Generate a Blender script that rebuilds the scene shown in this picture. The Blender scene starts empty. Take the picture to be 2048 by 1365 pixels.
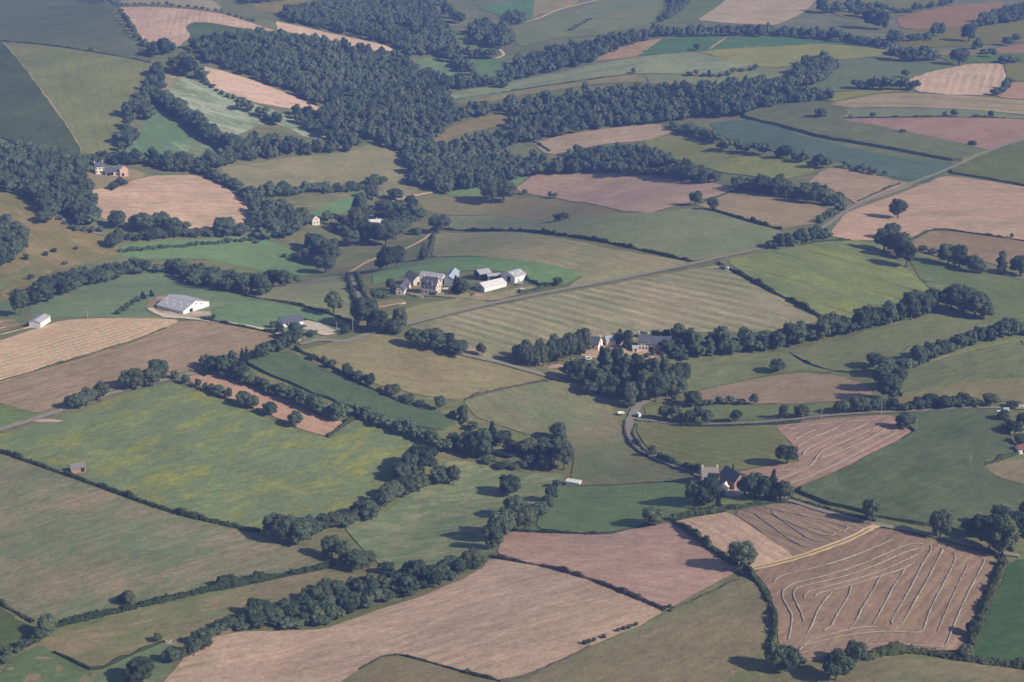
import bpy, bmesh, math, random
import numpy as np
from mathutils import Vector, Matrix
from mathutils.geometry import delaunay_2d_cdt
R = math.radians
sc = bpy.context.scene
COL = sc.collection

# ---------------------------------------------------------------- camera, light, exposure
PITCH = R(19.85); FPX = 3413.0; CAMH = 365.0
cam = bpy.data.cameras.new('camera'); camo = bpy.data.objects.new('camera', cam); COL.objects.link(camo)
camo.location = (0, 0, CAMH); camo.rotation_euler = (R(90) - PITCH, 0, 0)
cam.sensor_width = 36; cam.lens = FPX / 2048 * 36; cam.clip_start = 1; cam.clip_end = 20000
sc.camera = camo
SUN_EL = R(33); SUN_DIR = Vector((1, -0.50, 0)).normalized()          # horizontal direction towards the sun
sun = bpy.data.lights.new('sun', 'SUN'); suno = bpy.data.objects.new('sun', sun); COL.objects.link(suno)
sun.energy = 5.0; sun.angle = R(0.5); sun.color = (1.0, 0.93, 0.84)
sv = Vector((SUN_DIR.x * math.cos(SUN_EL), SUN_DIR.y * math.cos(SUN_EL), math.sin(SUN_EL)))
suno.rotation_euler = sv.to_track_quat('Z', 'Y').to_euler(); suno.location = (400, -300, 600)
w = bpy.data.worlds.new('World'); sc.world = w; w.use_nodes = True
nt = w.node_tree; bg = nt.nodes['Background']; sky = nt.nodes.new('ShaderNodeTexSky')
sky.sky_type = 'NISHITA'; sky.sun_disc = False; sky.sun_elevation = SUN_EL
sky.sun_rotation = math.atan2(SUN_DIR.x, SUN_DIR.y)
nt.links.new(sky.outputs[0], bg.inputs[0]); bg.inputs[1].default_value = 0.08
sc.view_settings.view_transform = 'Standard'; sc.view_settings.look = 'None'
sc.view_settings.exposure = 0.25; sc.view_settings.gamma = 1.0
sc.render.engine = 'CYCLES'
sc.cycles.max_bounces = 4; sc.cycles.diffuse_bounces = 2; sc.cycles.transparent_max_bounces = 4; sc.cycles.volume_bounces = 0
try:
    sc.cycles.use_denoising = True
except Exception:
    pass
HAZE_D = 0.00016
KSUN = (1.0, 1.04, 1.17); AIR = (0.15, 0.225, 0.45)      # light level and air colour used to turn a seen colour into a surface colour

# ---------------------------------------------------------------- terrain and projection
F_ = np.array([0, math.cos(PITCH), -math.sin(PITCH)]); U_ = np.array([0, math.sin(PITCH), math.cos(PITCH)])
def ray(px, py):
    px = np.asarray(px, float); py = np.asarray(py, float)
    return (np.multiply.outer((px - 1024) / FPX, [1, 0, 0]) + F_ - np.multiply.outer((py - 682.5) / FPX, U_))
def flat(px, py):
    d = ray(px, py); t = CAMH / -d[..., 2]
    return d[..., 0] * t, d[..., 1] * t
BUMPS = []
for px, py, h, r in [(850, 300, -24, 260), (700, 430, -13, 130), (470, 470, -9, 110), (180, 500, -10, 120), (1040, 330, -12, 150), (1450, 200, -10, 170),
                     (150, 150, 20, 300), (420, 40, 14, 220), (1250, 385, 6, 130), (1180, 520, 7, 190), (1200, 118, 12, 220), (950, 130, -14, 160),
                     (1850, 200, 8, 260), (250, 570, 6, 110), (600, 900, -6, 120), (880, 980, -7, 110), (1060, 900, -6, 90), (1280, 790, -9, 110),
                     (1480, 900, 4, 90), (700, 1250, -5, 80), (900, 1230, 4, 80), (1760, 1180, 4, 80), (1650, 580, 6, 130), (1500, 690, -5, 110), (560, 110, 10, 180)]:
    x, y = flat(px, py); BUMPS.append((float(x), float(y), h * 1.5, r))
def terrain(x, y):
    x = np.asarray(x, float); y = np.asarray(y, float); z = np.zeros(np.broadcast(x, y).shape)
    for bx, by, h, r in BUMPS:
        z = z + h * np.exp(-((x - bx) ** 2 + (y - by) ** 2) / (r * r))
    return z + 1.2 * np.sin(x / 87 + 1) * np.cos(y / 113)
def at(px, py):
    """a point of the photograph -> the point of the terrain seen there"""
    d = ray(px, py); t = CAMH / -d[..., 2]
    for _ in range(40):
        z = terrain(d[..., 0] * t, d[..., 1] * t)
        t = 0.5 * t + 0.5 * (CAMH - z) / -d[..., 2]
    p = d * t[..., None] if np.ndim(t) else d * t
    p = np.array(p); p[..., 2] += CAMH
    return p
def pxm(p):
    """pixels of the photograph per metre at world point p"""
    return FPX / (p[1] * F_[1] + (p[2] - CAMH) * F_[2])
def pts(l):
    a = np.array(l, float); return at(a[:, 0], a[:, 1])
def tile(ox, oy, l): return [(ox + x / 3.992, oy + y / 3.992) for x, y in l]

# ---------------------------------------------------------------- materials
def lin(c): return [((v / 255) / 12.92 if v <= 10.3 else ((v / 255 + 0.055) / 1.055) ** 2.4) for v in c]
def seen(c, dist):
    """surface colour of something seen as sRGB colour c through DIST metres of haze"""
    T = math.exp(-HAZE_D * dist); y = .3 * c[0] + .59 * c[1] + .11 * c[2]; g = .22 if c[1] > max(c[0], c[2]) + 12 else .08; L = lin([(v + (y - v) * g) * q for v, q in zip(c, (.99, .99, 1.0))])
    return [min(0.62, max(0.008, (l - a * (1 - T)) / (T * k))) for l, a, k in zip(L, AIR, KSUN)]
class NB:
    def __init__(s, name):
        s.m = bpy.data.materials.new(name); s.m.use_nodes = True; s.t = s.m.node_tree; s.p = s.t.nodes['Principled BSDF']
        s.p.inputs['Roughness'].default_value = 0.9
        if 'Specular IOR Level' in s.p.inputs: s.p.inputs['Specular IOR Level'].default_value = 0.15
    def n(s, t, **k):
        o = s.t.nodes.new('ShaderNode' + t)
        for a, v in k.items(): setattr(o, a, v)
        return o
    def l(s, a, b): s.t.links.new(a, b)
    def noise(s, vec, scale, detail=4, rough=0.55, dist=0.0):
        o = s.n('TexNoise'); s.l(vec, o.inputs['Vector']); o.inputs['Scale'].default_value = scale
        o.inputs['Detail'].default_value = detail; o.inputs['Roughness'].default_value = rough; o.inputs['Distortion'].default_value = dist
        return o.outputs['Fac']
    def ramp(s, fac, a, b):
        o = s.n('MapRange'); o.inputs[1].default_value = a; o.inputs[2].default_value = b; s.l(fac, o.inputs[0]); return o.outputs[0]
    def mix(s, fac, a, b):
        o = s.n('Mix', data_type='RGBA')
        (s.l(fac, o.inputs[0]) if hasattr(fac, 'links') else setattr(o.inputs[0], 'default_value', fac))
        for i, v in ((6, a), (7, b)):
            (s.l(v, o.inputs[i]) if hasattr(v, 'links') else setattr(o.inputs[i], 'default_value', (*v, 1)))
        return o.outputs[2]
    def mul(s, col, fac):
        o = s.n('VectorMath', operation='SCALE'); s.l(col, o.inputs[0]); s.l(fac, o.inputs['Scale']); return o.outputs[0]
    def math(s, op, a, b=0.0):
        o = s.n('Math', operation=op)
        for i, v in ((0, a), (1, b)):
            (s.l(v, o.inputs[i]) if hasattr(v, 'links') else setattr(o.inputs[i], 'default_value', v))
        return o.outputs[0]
    def rot(s, ang, sx, sy):
        g = s.n('NewGeometry'); r = s.n('VectorRotate', rotation_type='Z_AXIS'); r.inputs['Angle'].default_value = -ang
        s.l(g.outputs['Position'], r.inputs['Vector'])
        m = s.n('Mapping'); m.inputs['Scale'].default_value = (sx, sy, 0.0); s.l(r.outputs[0], m.inputs['Vector']); return m.outputs[0]
    def pos(s): return s.n('NewGeometry').outputs['Position']
def plain(name, c, rough=0.85, var=0.12, scale=0.8, metal=0.0):
    b = NB(name); v = b.ramp(b.noise(b.pos(), scale, 5), 0.25, 0.75)
    b.l(b.mix(v, [x * (1 - var) for x in c], [min(1, x * (1 + var)) for x in c]), b.p.inputs['Base Color'])
    b.p.inputs['Roughness'].default_value = rough; b.p.inputs['Metallic'].default_value = metal
    return b.m
def field_mat(name, c1, c2, ang=0.0, streak=0.5, period=0.0, pw=0.25, c3=None, c3amt=0.5, c3s=0.02, patch=0.012, rows=0.0):
    """c1, c2 broad patches; streaks along ANG; tramlines every PERIOD metres; c3 flecks; ROWS crop rows"""
    b = NB(name); P = b.pos()
    f = b.noise(P, patch, 6, 0.6, 0.6); f2 = b.noise(b.rot(ang, 0.006, 0.16), 1.0, 4, 0.6, 0.4); f3 = b.noise(b.rot(ang, 0.05, 0.7), 1.0, 3, 0.6)
    k = b.math('ADD', b.math('MULTIPLY', f, 1 - streak * 0.6), b.math('MULTIPLY', b.math('ADD', b.math('MULTIPLY', f2, 0.6), b.math('MULTIPLY', f3, 0.4)), streak * 0.6))
    col = b.mix(b.ramp(k, 0.37 + .05 * (streak > .75), 0.63 - .05 * (streak > .75)), c1, c2)
    if c3 is not None:
        q = b.math('ADD', b.math('MULTIPLY', b.noise(b.rot(ang, c3s * 0.55, c3s * 1.5), 1.0, 7, 0.68, 0.8), 0.75), b.math('MULTIPLY', b.noise(P, 0.35, 3, 0.7), 0.25))
        col = b.mix(b.math('MULTIPLY', b.ramp(q, 0.57 - 0.2 * c3amt, 0.74 - 0.12 * c3amt), 0.9), col, c3)
    v = b.math('ADD', b.math('MULTIPLY', b.ramp(b.noise(b.rot(ang, 0.10, 0.26), 1.0, 6, 0.75), 0.27, 0.73), 0.56), 0.72)
    v = b.math('MULTIPLY', v, b.math('ADD', b.math('MULTIPLY', b.ramp(b.noise(P, 0.55, 4, 0.75), 0.28, 0.72), 0.44), 0.78))
    v = b.math('MULTIPLY', v, b.math('ADD', b.math('MULTIPLY', b.ramp(b.noise(P, 0.03, 4, 0.65), 0.3, 0.7), 0.26), 0.87))
    if streak > .75: v = b.math('MULTIPLY', v, b.math('ADD', b.math('MULTIPLY', b.ramp(b.noise(b.rot(ang, 0.012, 0.33), 1.0, 4, 0.7, 0.3), 0.3, 0.7), 0.26), 0.87))
    if period:
        s = b.n('SeparateXYZ'); b.l(b.rot(ang, 1, 1), s.inputs[0])
        wob = b.math('MULTIPLY', b.math('SUBTRACT', b.noise(P, 0.02, 3), 0.5), period * 0.35)
        sn = b.math('SINE', b.math('MULTIPLY', b.math('ADD', s.outputs[1], wob), 2 * math.pi / period))
        am = b.math('MULTIPLY', b.ramp(b.noise(P, 0.012, 3), 0.3, 0.65), pw)
        v = b.math('MULTIPLY', v, b.math('ADD', 1.0, b.math('MULTIPLY', sn, am)) if period < 12 else b.math('SUBTRACT', 1.0, b.math('MULTIPLY', b.ramp(sn, .72, .98), b.math('MULTIPLY', am, 2.6))))
    b.l(b.mul(col, v), b.p.inputs['Base Color'])
    bp = b.n('Bump'); bp.inputs['Strength'].default_value = 0.5; bp.inputs['Distance'].default_value = 0.4
    b.l(b.noise(P, 0.5, 6, 0.75), bp.inputs['Height']); b.l(bp.outputs[0], b.p.inputs['Normal'])
    return b.m
def leaf_mat(name, dark, light, tone):
    b = NB(name)
    if tone == 'object':
        f = b.n('ObjectInfo').outputs['Random']
    else:
        a = b.n('Attribute'); a.attribute_name = 'tone'; f = a.outputs['Fac']
    hue = b.math('FRACT', b.math('MULTIPLY', f, 7.31)); f = b.math('ADD', b.math('MULTIPLY', f, 0.62), b.math('MULTIPLY', b.noise(b.pos(), 0.5, 4, 0.75), 0.38))
    col = b.mix(b.ramp(f, 0.12, 0.88), dark, light)
    b.l(b.mix(b.math('MULTIPLY', b.ramp(hue, 0.55, 1.0), 0.55), col, [light[0] * 1.15, light[1] * 0.92, light[2] * 0.75]), b.p.inputs['Base Color'])
    b.p.inputs['Roughness'].default_value = 0.75
    tr = b.n('BsdfTranslucent'); b.l(b.mix(b.ramp(f, 0.1, 0.9), [v * 0.8 for v in light], light), tr.inputs['Color'])
    ms = b.n('MixShader'); ms.inputs[0].default_value = 0.18
    b.l(b.p.outputs[0], ms.inputs[1]); b.l(tr.outputs[0], ms.inputs[2])
    b.l(ms.outputs[0], b.t.nodes['Material Output'].inputs['Surface'])
    return b.m

# ---------------------------------------------------------------- mesh helpers
def mesh_arrays(name, verts, tris=None, quads=None, mats=(), smooth=False, tone=None):
    me = bpy.data.meshes.new(name); verts = np.asarray(verts, np.float32)
    tris = np.zeros((0, 3), np.int32) if tris is None or not len(tris) else np.asarray(tris, np.int32)
    quads = np.zeros((0, 4), np.int32) if quads is None or not len(quads) else np.asarray(quads, np.int32)
    me.vertices.add(len(verts)); me.vertices.foreach_set('co', verts.ravel())
    nl = tris.size + quads.size; me.loops.add(nl)
    me.loops.foreach_set('vertex_index', np.concatenate([tris.ravel(), quads.ravel()]))
    me.polygons.add(len(tris) + len(quads))
    st = np.concatenate([np.arange(len(tris)) * 3, tris.size + np.arange(len(quads)) * 4]).astype(np.int32)
    me.polygons.foreach_set('loop_start', st)
    me.polygons.foreach_set('use_smooth', (np.arange(len(st)) < len(tris)) if smooth == 'tris' else np.full(len(st), smooth))
    if tone is not None:
        at_ = me.attributes.new('tone', 'FLOAT', 'POINT'); at_.data.foreach_set('value', np.asarray(tone, np.float32))
    me.update(calc_edges=True); me.validate()
    for m in mats: me.materials.append(m)
    return me
def link(name, me, parent=None):
    o = bpy.data.objects.new(name, me); COL.objects.link(o)
    if parent is not None: o.parent = parent
    return o
def tag(o, label=None, cat=None, group=None, kind=None):
    if label: o['label'] = label
    if cat: o['category'] = cat
    if group: o['group'] = group
    if kind: o['kind'] = kind
    return o
class MB:
    """collects boxes, prisms and tubes into one mesh"""
    def __init__(s): s.v = []; s.f = []
    def add(s, v, f):
        n = len(s.v); s.v += [tuple(p) for p in v]; s.f += [tuple(i + n for i in q) for q in f]; return s
    def box(s, x0, y0, z0, x1, y1, z1):
        return s.add([(x0, y0, z0), (x1, y0, z0), (x1, y1, z0), (x0, y1, z0), (x0, y0, z1), (x1, y0, z1), (x1, y1, z1), (x0, y1, z1)],
                     [(0, 3, 2, 1), (4, 5, 6, 7), (0, 1, 5, 4), (1, 2, 6, 5), (2, 3, 7, 6), (3, 0, 4, 7)])
    def prism(s, prof, y0, y1):          # profile in x,z swept along y
        n = len(prof)
        return s.add([(x, y0, z) for x, z in prof] + [(x, y1, z) for x, z in prof],
                     [tuple(range(n)), tuple(range(2 * n - 1, n - 1, -1))] + [(i, i + n, (i + 1) % n + n, (i + 1) % n) for i in range(n)])
    def prismx(s, prof, x0, x1):         # profile in y,z swept along x
        n = len(prof)
        return s.add([(x0, y, z) for y, z in prof] + [(x1, y, z) for y, z in prof],
                     [tuple(range(n - 1, -1, -1)), tuple(range(n, 2 * n))] + [(i, (i + 1) % n, (i + 1) % n + n, i + n) for i in range(n)])
    def tube(s, a, b, r0, r1, n=7):
        a = Vector(a); b = Vector(b); q = (b - a).to_track_quat('Z', 'Y'); V = []
        for p, r in ((a, r0), (b, r1)):
            for i in range(n):
                t = 2 * math.pi * i / n; V.append(p + q @ Vector((r * math.cos(t), r * math.sin(t), 0)))
        return s.add(V, [tuple(range(n - 1, -1, -1)), tuple(range(n, 2 * n))] + [(i, (i + 1) % n, (i + 1) % n + n, i + n) for i in range(n)])
    def build(s, name, mat, parent=None, smooth=False):
        me = bpy.data.meshes.new(name); me.from_pydata(s.v, [], s.f); me.update()
        bm = bmesh.new(); bm.from_mesh(me); bmesh.ops.recalc_face_normals(bm, faces=bm.faces); bm.to_mesh(me); bm.free()
        me.materials.append(mat)
        if smooth: me.polygons.foreach_set('use_smooth', [True] * len(me.polygons))
        return link(name, me, parent)
def chaikin(p, closed, k=0.18):
    p = [np.array(q, float) for q in p]; n = len(p); out = []
    if not closed: out.append(p[0])
    for i in range(n if closed else n - 1):
        a, b = p[i], p[(i + 1) % n]; out += [a * (1 - k) + b * k, a * k + b * (1 - k)]
    if not closed: out.append(p[-1])
    return out
def densify(p, closed, step):
    out = []; n = len(p)
    for i in range(n if closed else n - 1):
        a, b = p[i], p[(i + 1) % n]; m = max(1, int(np.linalg.norm(b - a) / step))
        out += [a + (b - a) * j / m for j in range(m)]
    if not closed: out.append(p[-1])
    return np.array(out)
def smooth_line(pxs, step=3.0, it=2):
    p = [q[:2] for q in pts(pxs)]
    for _ in range(it): p = chaikin(p, False, 0.25)
    return densify(p, False, step)
def inside(px, py, poly):
    r = np.zeros(np.shape(px), bool); n = len(poly); j = n - 1
    for i in range(n):
        xi, yi = poly[i]; xj, yj = poly[j]
        c = ((yi > py) != (yj > py)) & (px < (xj - xi) * (py - yi) / ((yj - yi) or 1e-9) + xi); r ^= c; j = i
    return r
LAYER = [0]
def sheet(name, pxs, mat, lift=None, rise=0.0, step=11.0, label=None, rnd=0.0, seed=1):
    """a field: a sheet on the terrain inside an outline; RISE gives a standing crop its height"""
    if lift is None: LAYER[0] += 1; lift = 0.10 + 0.004 * LAYER[0]
    p = [q[:2] for q in pts(pxs)]; p = densify(chaikin(p, True, 0.12), True, 9.0)
    rg = np.random.default_rng(seed + LAYER[0]); p = p + rg.normal(0, 0.35, p.shape)
    x0, y0 = p.min(0); x1, y1 = p.max(0)
    gx, gy = np.meshgrid(np.arange(x0, x1, step), np.arange(y0, y1, step)); gx = gx.ravel() + rg.uniform(-2, 2, gx.size); gy = gy.ravel() + rg.uniform(-2, 2, gy.size)
    k = inside(gx, gy, p); allp = np.vstack([p, np.stack([gx[k], gy[k]], 1)])
    v, e, f, *_ = delaunay_2d_cdt([Vector(q) for q in allp], [], [list(range(len(p)))], 1, 1e-4)
    v = np.array([tuple(q) for q in v]); z = terrain(v[:, 0], v[:, 1]) + lift + rise
    if rnd: z = z + rg.normal(0, rnd, len(z))
    V = np.column_stack([v, z]); Fc = [tuple(q) for q in f]
    if rise:
        n = len(V); pz = terrain(p[:, 0], p[:, 1])
        top = []
        for q in p: top.append(int(np.argmin(((V[:, :2] - q) ** 2).sum(1))))
        V = np.vstack([V, np.column_stack([p, pz - 0.3])]); m = len(p)
        Fc += [(top[i], n + i, n + (i + 1) % m, top[(i + 1) % m]) for i in range(m) if top[i] != top[(i + 1) % m]]
    me = bpy.data.meshes.new(name); me.from_pydata(V.tolist(), [], Fc)
    bm = bmesh.new(); bm.from_mesh(me)
    bmesh.ops.recalc_face_normals(bm, faces=bm.faces)
    if sum(q.normal.z for q in bm.faces) < 0: bmesh.ops.reverse_faces(bm, faces=bm.faces)
    bm.to_mesh(me); bm.free(); me.materials.append(mat)
    if not rise: me.polygons.foreach_set('use_smooth', [True] * len(me.polygons))
    o = link(name, me); tag(o, label, None, None, 'structure'); return o
def strip(name, pxs, width, mat, lift, label=None, kind='structure'):
    c = smooth_line(pxs); d = np.gradient(c, axis=0); d /= np.linalg.norm(d, axis=1)[:, None] + 1e-9; nrm = np.stack([-d[:, 1], d[:, 0]], 1)
    rg = np.random.default_rng(len(c)); V = []
    for o_ in (-0.5, -0.17, 0.17, 0.5):
        q = c + nrm * (o_ * width + rg.normal(0, 0.06 * width, len(c))[:, None] * (abs(o_) > 0.4))
        V.append(np.column_stack([q, terrain(q[:, 0], q[:, 1]) + lift]))
    V = np.stack(V, 1).reshape(-1, 3); n = len(c)
    Q = [(4 * i + j, 4 * i + j + 1, 4 * i + j + 5, 4 * i + j + 4) for i in range(n - 1) for j in range(3)]
    o = link(name, mesh_arrays(name, V, None, Q, [mat], True)); tag(o, label, None, None, kind); return o
# ---------------------------------------------------------------- ground
def g_(c): return seen(c, 1100)
def axis(lo, a, b, hi, st):
    m = np.arange(a, b + 1, st); l = []; r = []; x = a; s = st
    while x > lo: s *= 1.25; x -= s; l.append(x)
    x = b; s = st
    while x < hi: s *= 1.25; x += s; r.append(x)
    return np.array(sorted(l) + list(m) + r)
xs = axis(-3200, -820, 820, 3200, 11.0); ys = axis(-700, 480, 2900, 5200, 11.0)
gx, gy = np.meshgrid(xs, ys); V = np.column_stack([gx.ravel(), gy.ravel(), terrain(gx, gy).ravel()])
nx, ny = len(xs), len(ys); ii = (np.arange(ny - 1)[:, None] * nx + np.arange(nx - 1)[None]).ravel()
Q = np.stack([ii, ii + 1, ii + nx + 1, ii + nx], 1)
GX = (xs.min(), xs.max()); GY = (ys.min(), ys.max())
gm = field_mat('verge_grass', g_((112, 118, 98)), g_((100, 112, 96)), 0.3, 0.3, c3=g_((140, 130, 116)), c3amt=0.45, c3s=0.03)
tag(link('ground', mesh_arrays('ground', V, None, Q, [gm], True)), 'rough grass land of hedge banks and verges under all the fields', None, None, 'structure')

# ---------------------------------------------------------------- fields
def wang(a, b):
    """world direction of a line drawn between two points of the photograph"""
    p, q = at(*a), at(*b); return math.atan2(q[1] - p[1], q[0] - p[0])
def fld(name, poly, c1, c2, line=None, label=None, rise=0.0, rnd=0.0, **k):
    cx = np.mean([p[0] for p in poly]); cy = np.mean([p[1] for p in poly]); c = at(cx, cy); d = float(np.linalg.norm(c - np.array([0, 0, CAMH])))
    if k.get('c3') is not None: k['c3'] = seen(k['c3'], d)
    ang = wang(*line) if line else 0.4
    return sheet(name, poly, field_mat(name, seen(c1, d), seen(c2, d), ang, **k), rise=rise, rnd=rnd, label=label)
ST = 'stubble_field'; GR = 'pasture'; ME = 'meadow'; MZ = 'maize_field'; PL = 'bare_field'; CR = 'crop_field'
# far left hill
fld(CR, [(-60,-40),(165,-30),(215,18),(240,45),(262,75),(300,105),(305,122),(275,119),(200,107),(100,92),(0,84),(-60,78)], (92,108,112),(106,116,116), ((0,40),(200,60)), 'grey green field on the hill in the far corner', streak=.5, period=24, pw=.07)
fld(CR, [(3,84),(100,93),(200,108),(270,119),(302,127),(292,150),(272,180),(255,205),(245,240),(240,270),(243,316),(180,312),(165,300),(150,275),(120,230),(80,175),(40,125)], (124,130,112),(112,122,110), ((150,110),(200,300)), 'olive green crop on the hillside above the stone farm', streak=.6, period=14, pw=.05)
fld(MZ, [(-80,70),(0,84),(38,126),(78,178),(118,233),(148,278),(163,303),(140,318),(60,300),(0,275),(-80,270)], (78,96,100),(90,104,104), ((0,120),(120,300)), 'dark blue green maize on the slope above the wood', rise=1.5, rnd=.3, streak=.5)
fld('path', [(-2,82),(6,84),(42,126),(82,177),(122,232),(152,277),(168,303),(160,303),(146,278),(116,233),(76,178),(36,127)], (158,142,132),(146,134,126))
fld(ST, [(235,-20),(360,-20),(445,14),(432,24),(376,13),(288,9),(243,10)], (150,146,142),(138,138,134), ((240,0),(430,20)), streak=.5)
fld(ST, [(238,15),(288,14),(376,19),(438,27),(512,50),(550,62),(512,62),(470,55),(413,45),(385,45),(371,55),(381,74),(360,92),(340,96),(293,97),(265,45),(245,25)], (184,160,154),(168,148,146), ((280,80),(300,20)), 'pale curved stubble field wrapped round the top of the wood', streak=.9, period=7, pw=.10)
fld(ST, [(551,43),(575,48),(650,65),(720,80),(780,92),(812,98),(795,104),(765,104),(700,92),(650,78),(600,68),(555,62)], (192,168,160),(176,155,150), ((560,50),(780,98)), 'narrow pale stubble strip along the crest of the wood', streak=.8)
fld(ME, [(371,55),(385,45),(413,45),(470,55),(545,64),(520,80),(480,80),(420,78),(384,76)], (92,112,112),(84,104,106))
fld(ME, [(505,-10),(590,-10),(624,10),(605,22),(560,26),(512,22)], (118,120,112),(130,128,118))
fld(ST, [(405,133),(440,141),(512,163),(570,186),(612,203),(652,222),(640,224),(600,221),(560,214),(512,206),(470,191),(440,181),(412,169)], (192,168,160),(180,156,150), ((440,160),(620,215)), 'pale stubble strip running down below the big wood', streak=.8, period=6, pw=.08)
fld(GR, [(325,150),(370,155),(410,170),(450,185),(500,205),(540,218),(580,235),(640,262),(680,277),(640,280),(600,272),(580,257),(540,247),(512,254),(470,272),(450,267),(430,252),(400,237),(370,217),(345,192),(330,170)], (104,130,116),(112,136,122), ((350,170),(560,240)), 'bright pasture with whitish mown streaks on the slope', streak=1.0, c3=(176,178,172), c3amt=.75, c3s=.035)
fld(PL, [(318,148),(345,146),(360,158),(340,178),(325,186),(318,170)], (150,138,132),(120,124,116))
fld(GR, [(283,235),(300,225),(320,222),(360,250),(385,272),(425,286),(432,302),(400,318),(345,332),(300,328),(255,315),(250,290),(270,285),(285,265)], (92,126,112),(100,130,116), ((270,240),(400,320)), 'green paddock below the hedged slope', streak=.7, c3=(150,160,146), c3amt=.35)
fld(PL, [(378,282),(425,286),(434,302),(400,318),(372,310),(380,296)], (118,124,116),(108,118,112))
fld(GR, [(442,332),(490,330),(560,318),(640,310),(715,300),(735,288),(780,300),(803,315),(808,340),(834,370),(834,398),(780,402),(760,372),(700,365),(640,382),(560,384),(510,388),(480,374),(450,357)], (138,134,122),(120,126,114), ((560,330),(780,330)), 'dry brownish hillside pasture beside the wood', streak=.5, c3=(112,112,108), c3amt=.25)
fld(ST, [(176,384),(240,368),(265,363),(300,352),(390,351),(440,369),(480,395),(510,410),(514,426),(500,450),(440,460),(370,462),(300,450),(255,446),(205,438),(190,410)], (182,156,146),(166,146,136), ((220,400),(480,400)), 'pinkish stubble field in front of the stone farm', streak=.9, c3=(138,134,124), c3amt=.3, c3s=.04)
fld(GR, [(160,345),(200,335),(275,340),(292,352),(250,368),(180,382),(158,372)], (128,126,114),(140,132,122))
fld(ME, [(-60,370),(30,390),(80,420),(120,440),(165,465),(205,470),(232,492),(245,508),(180,525),(110,540),(75,562),(60,595),(0,606),(-60,606)], (116,120,98),(126,118,104), ((60,440),(200,520)), 'rough scrubby valley floor', streak=.3, c3=(150,134,120), c3amt=.5, c3s=.035)
fld(GR, [(45,540),(55,500),(65,510),(90,548),(80,560),(40,565),(0,585),(-20,585),(-20,560)], (100,124,98),(108,124,98), None, None, c3=(126,124,104), c3amt=.5)
fld(GR, [(240,492),(330,482),(430,478),(500,472),(560,490),(592,505),(645,547),(600,554),(545,550),(500,537),(440,525),(400,517),(300,518),(240,514)], (96,132,106),(104,136,110), ((260,500),(620,540)), 'long bright green valley meadow', streak=.5, c3=(120,134,110), c3amt=.3)
fld(GR, [(60,602),(120,580),(180,565),(255,550),(350,548),(370,560),(430,577),(480,594),(500,600),(430,618),(410,638),(330,640),(230,637),(60,637)], (104,130,108),(112,132,110), ((100,620),(420,600)), 'domed green pasture around the long white barn', streak=.6, c3=(136,140,118), c3amt=.3)
fld(GR, [(-40,612),(40,600),(58,640),(0,665),(-40,672)], (98,122,102),(108,122,104))
fld(PL, [(-10,640),(30,638),(40,650),(10,662),(-10,664)], (150,128,118),(140,122,112))
fld(GR, [(432,618),(500,600),(560,608),(640,625),(690,640),(702,652),(692,667),(620,668),(555,664),(480,652),(405,641)], (102,134,108),(108,138,110), ((430,630),(680,655)), 'smooth green paddock beside the bungalow', streak=.3)
fld(GR, [(470,585),(545,578),(620,560),(690,548),(702,560),(714,600),(717,622),(692,640),(640,624),(560,606),(500,599)], (134,134,118),(120,130,110), ((560,590),(700,580)), 'pale grass slope below the sunken lane', streak=.6)
fld(ST, [(-60,700),(0,682),(130,640),(200,637),(310,638),(352,640),(357,645),(250,690),(140,722),(0,766),(-60,784)], (190,164,142),(178,152,134), ((0,766),(357,645)), 'straw coloured field with lines of cut straw beside the white shed', streak=.7)
fld(CR, [(-60,784),(0,766),(140,724),(250,692),(360,643),(430,642),(480,651),(545,666),(548,682),(430,737),(350,747),(300,762),(200,787),(130,805),(75,830),(-60,790)], (152,134,122),(140,126,114), ((0,770),(400,660)), 'brown harvested field between the straw lines and the lane', streak=.9, period=16, pw=.06)
fld(GR, [(-60,810),(0,812),(78,828),(42,843),(0,857),(-60,875)], (96,122,88),(106,128,92))
fld(ME, [(-60,868),(0,872),(100,847),(200,807),(300,772),(340,765),(380,777),(470,812),(550,846),(620,870),(655,874),(715,838),(765,842),(850,877),(885,893),(800,920),(790,960),(740,1015),(640,1045),(560,1050),(520,1064),(440,1047),(340,1024),(200,972),(80,932),(0,907),(-60,890)], (100,120,100),(108,124,102), ((100,960),(600,800)), 'big green meadow flecked with yellow flowers around the brick hut', streak=.5, c3=(144,143,78), c3amt=.46, c3s=.05)
fld(GR, [(-60,890),(0,908),(80,937),(200,980),(340,1030),(440,1054),(520,1072),(600,1090),(645,1116),(625,1142),(500,1162),(350,1192),(200,1227),(120,1242),(65,1238),(0,1208),(-60,1180)], (122,121,106),(100,119,100), ((100,1160),(420,1060)), 'brownish grazed field with green streaks', streak=.8, c3=(154,134,120), c3amt=.4, c3s=.03)
fld(GR, [(-60,1210),(0,1212),(30,1236),(62,1252),(62,1290),(0,1322),(-60,1350)], (80,98,76),(86,104,78))
fld(ME, [(-30,1400),(40,1302),(100,1275),(200,1246),(300,1217),(440,1183),(560,1158),(640,1142),(760,1155),(760,1175),(600,1200),(480,1260),(380,1295),(320,1340),(290,1400)], (132,118,104),(106,118,92), ((120,1300),(600,1170)), 'rough patchy grazing between two hedges', streak=.4, c3=(146,126,112), c3amt=.45, c3s=.05)
fld(GR, [(-40,1400),(30,1312),(78,1290),(108,1306),(190,1347),(160,1400)], (90,112,86),(98,118,90))
fld(GR, [(170,1400),(195,1342),(300,1290),(335,1287),(370,1300),(330,1345),(290,1400)], (98,120,96),(106,122,98))
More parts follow.
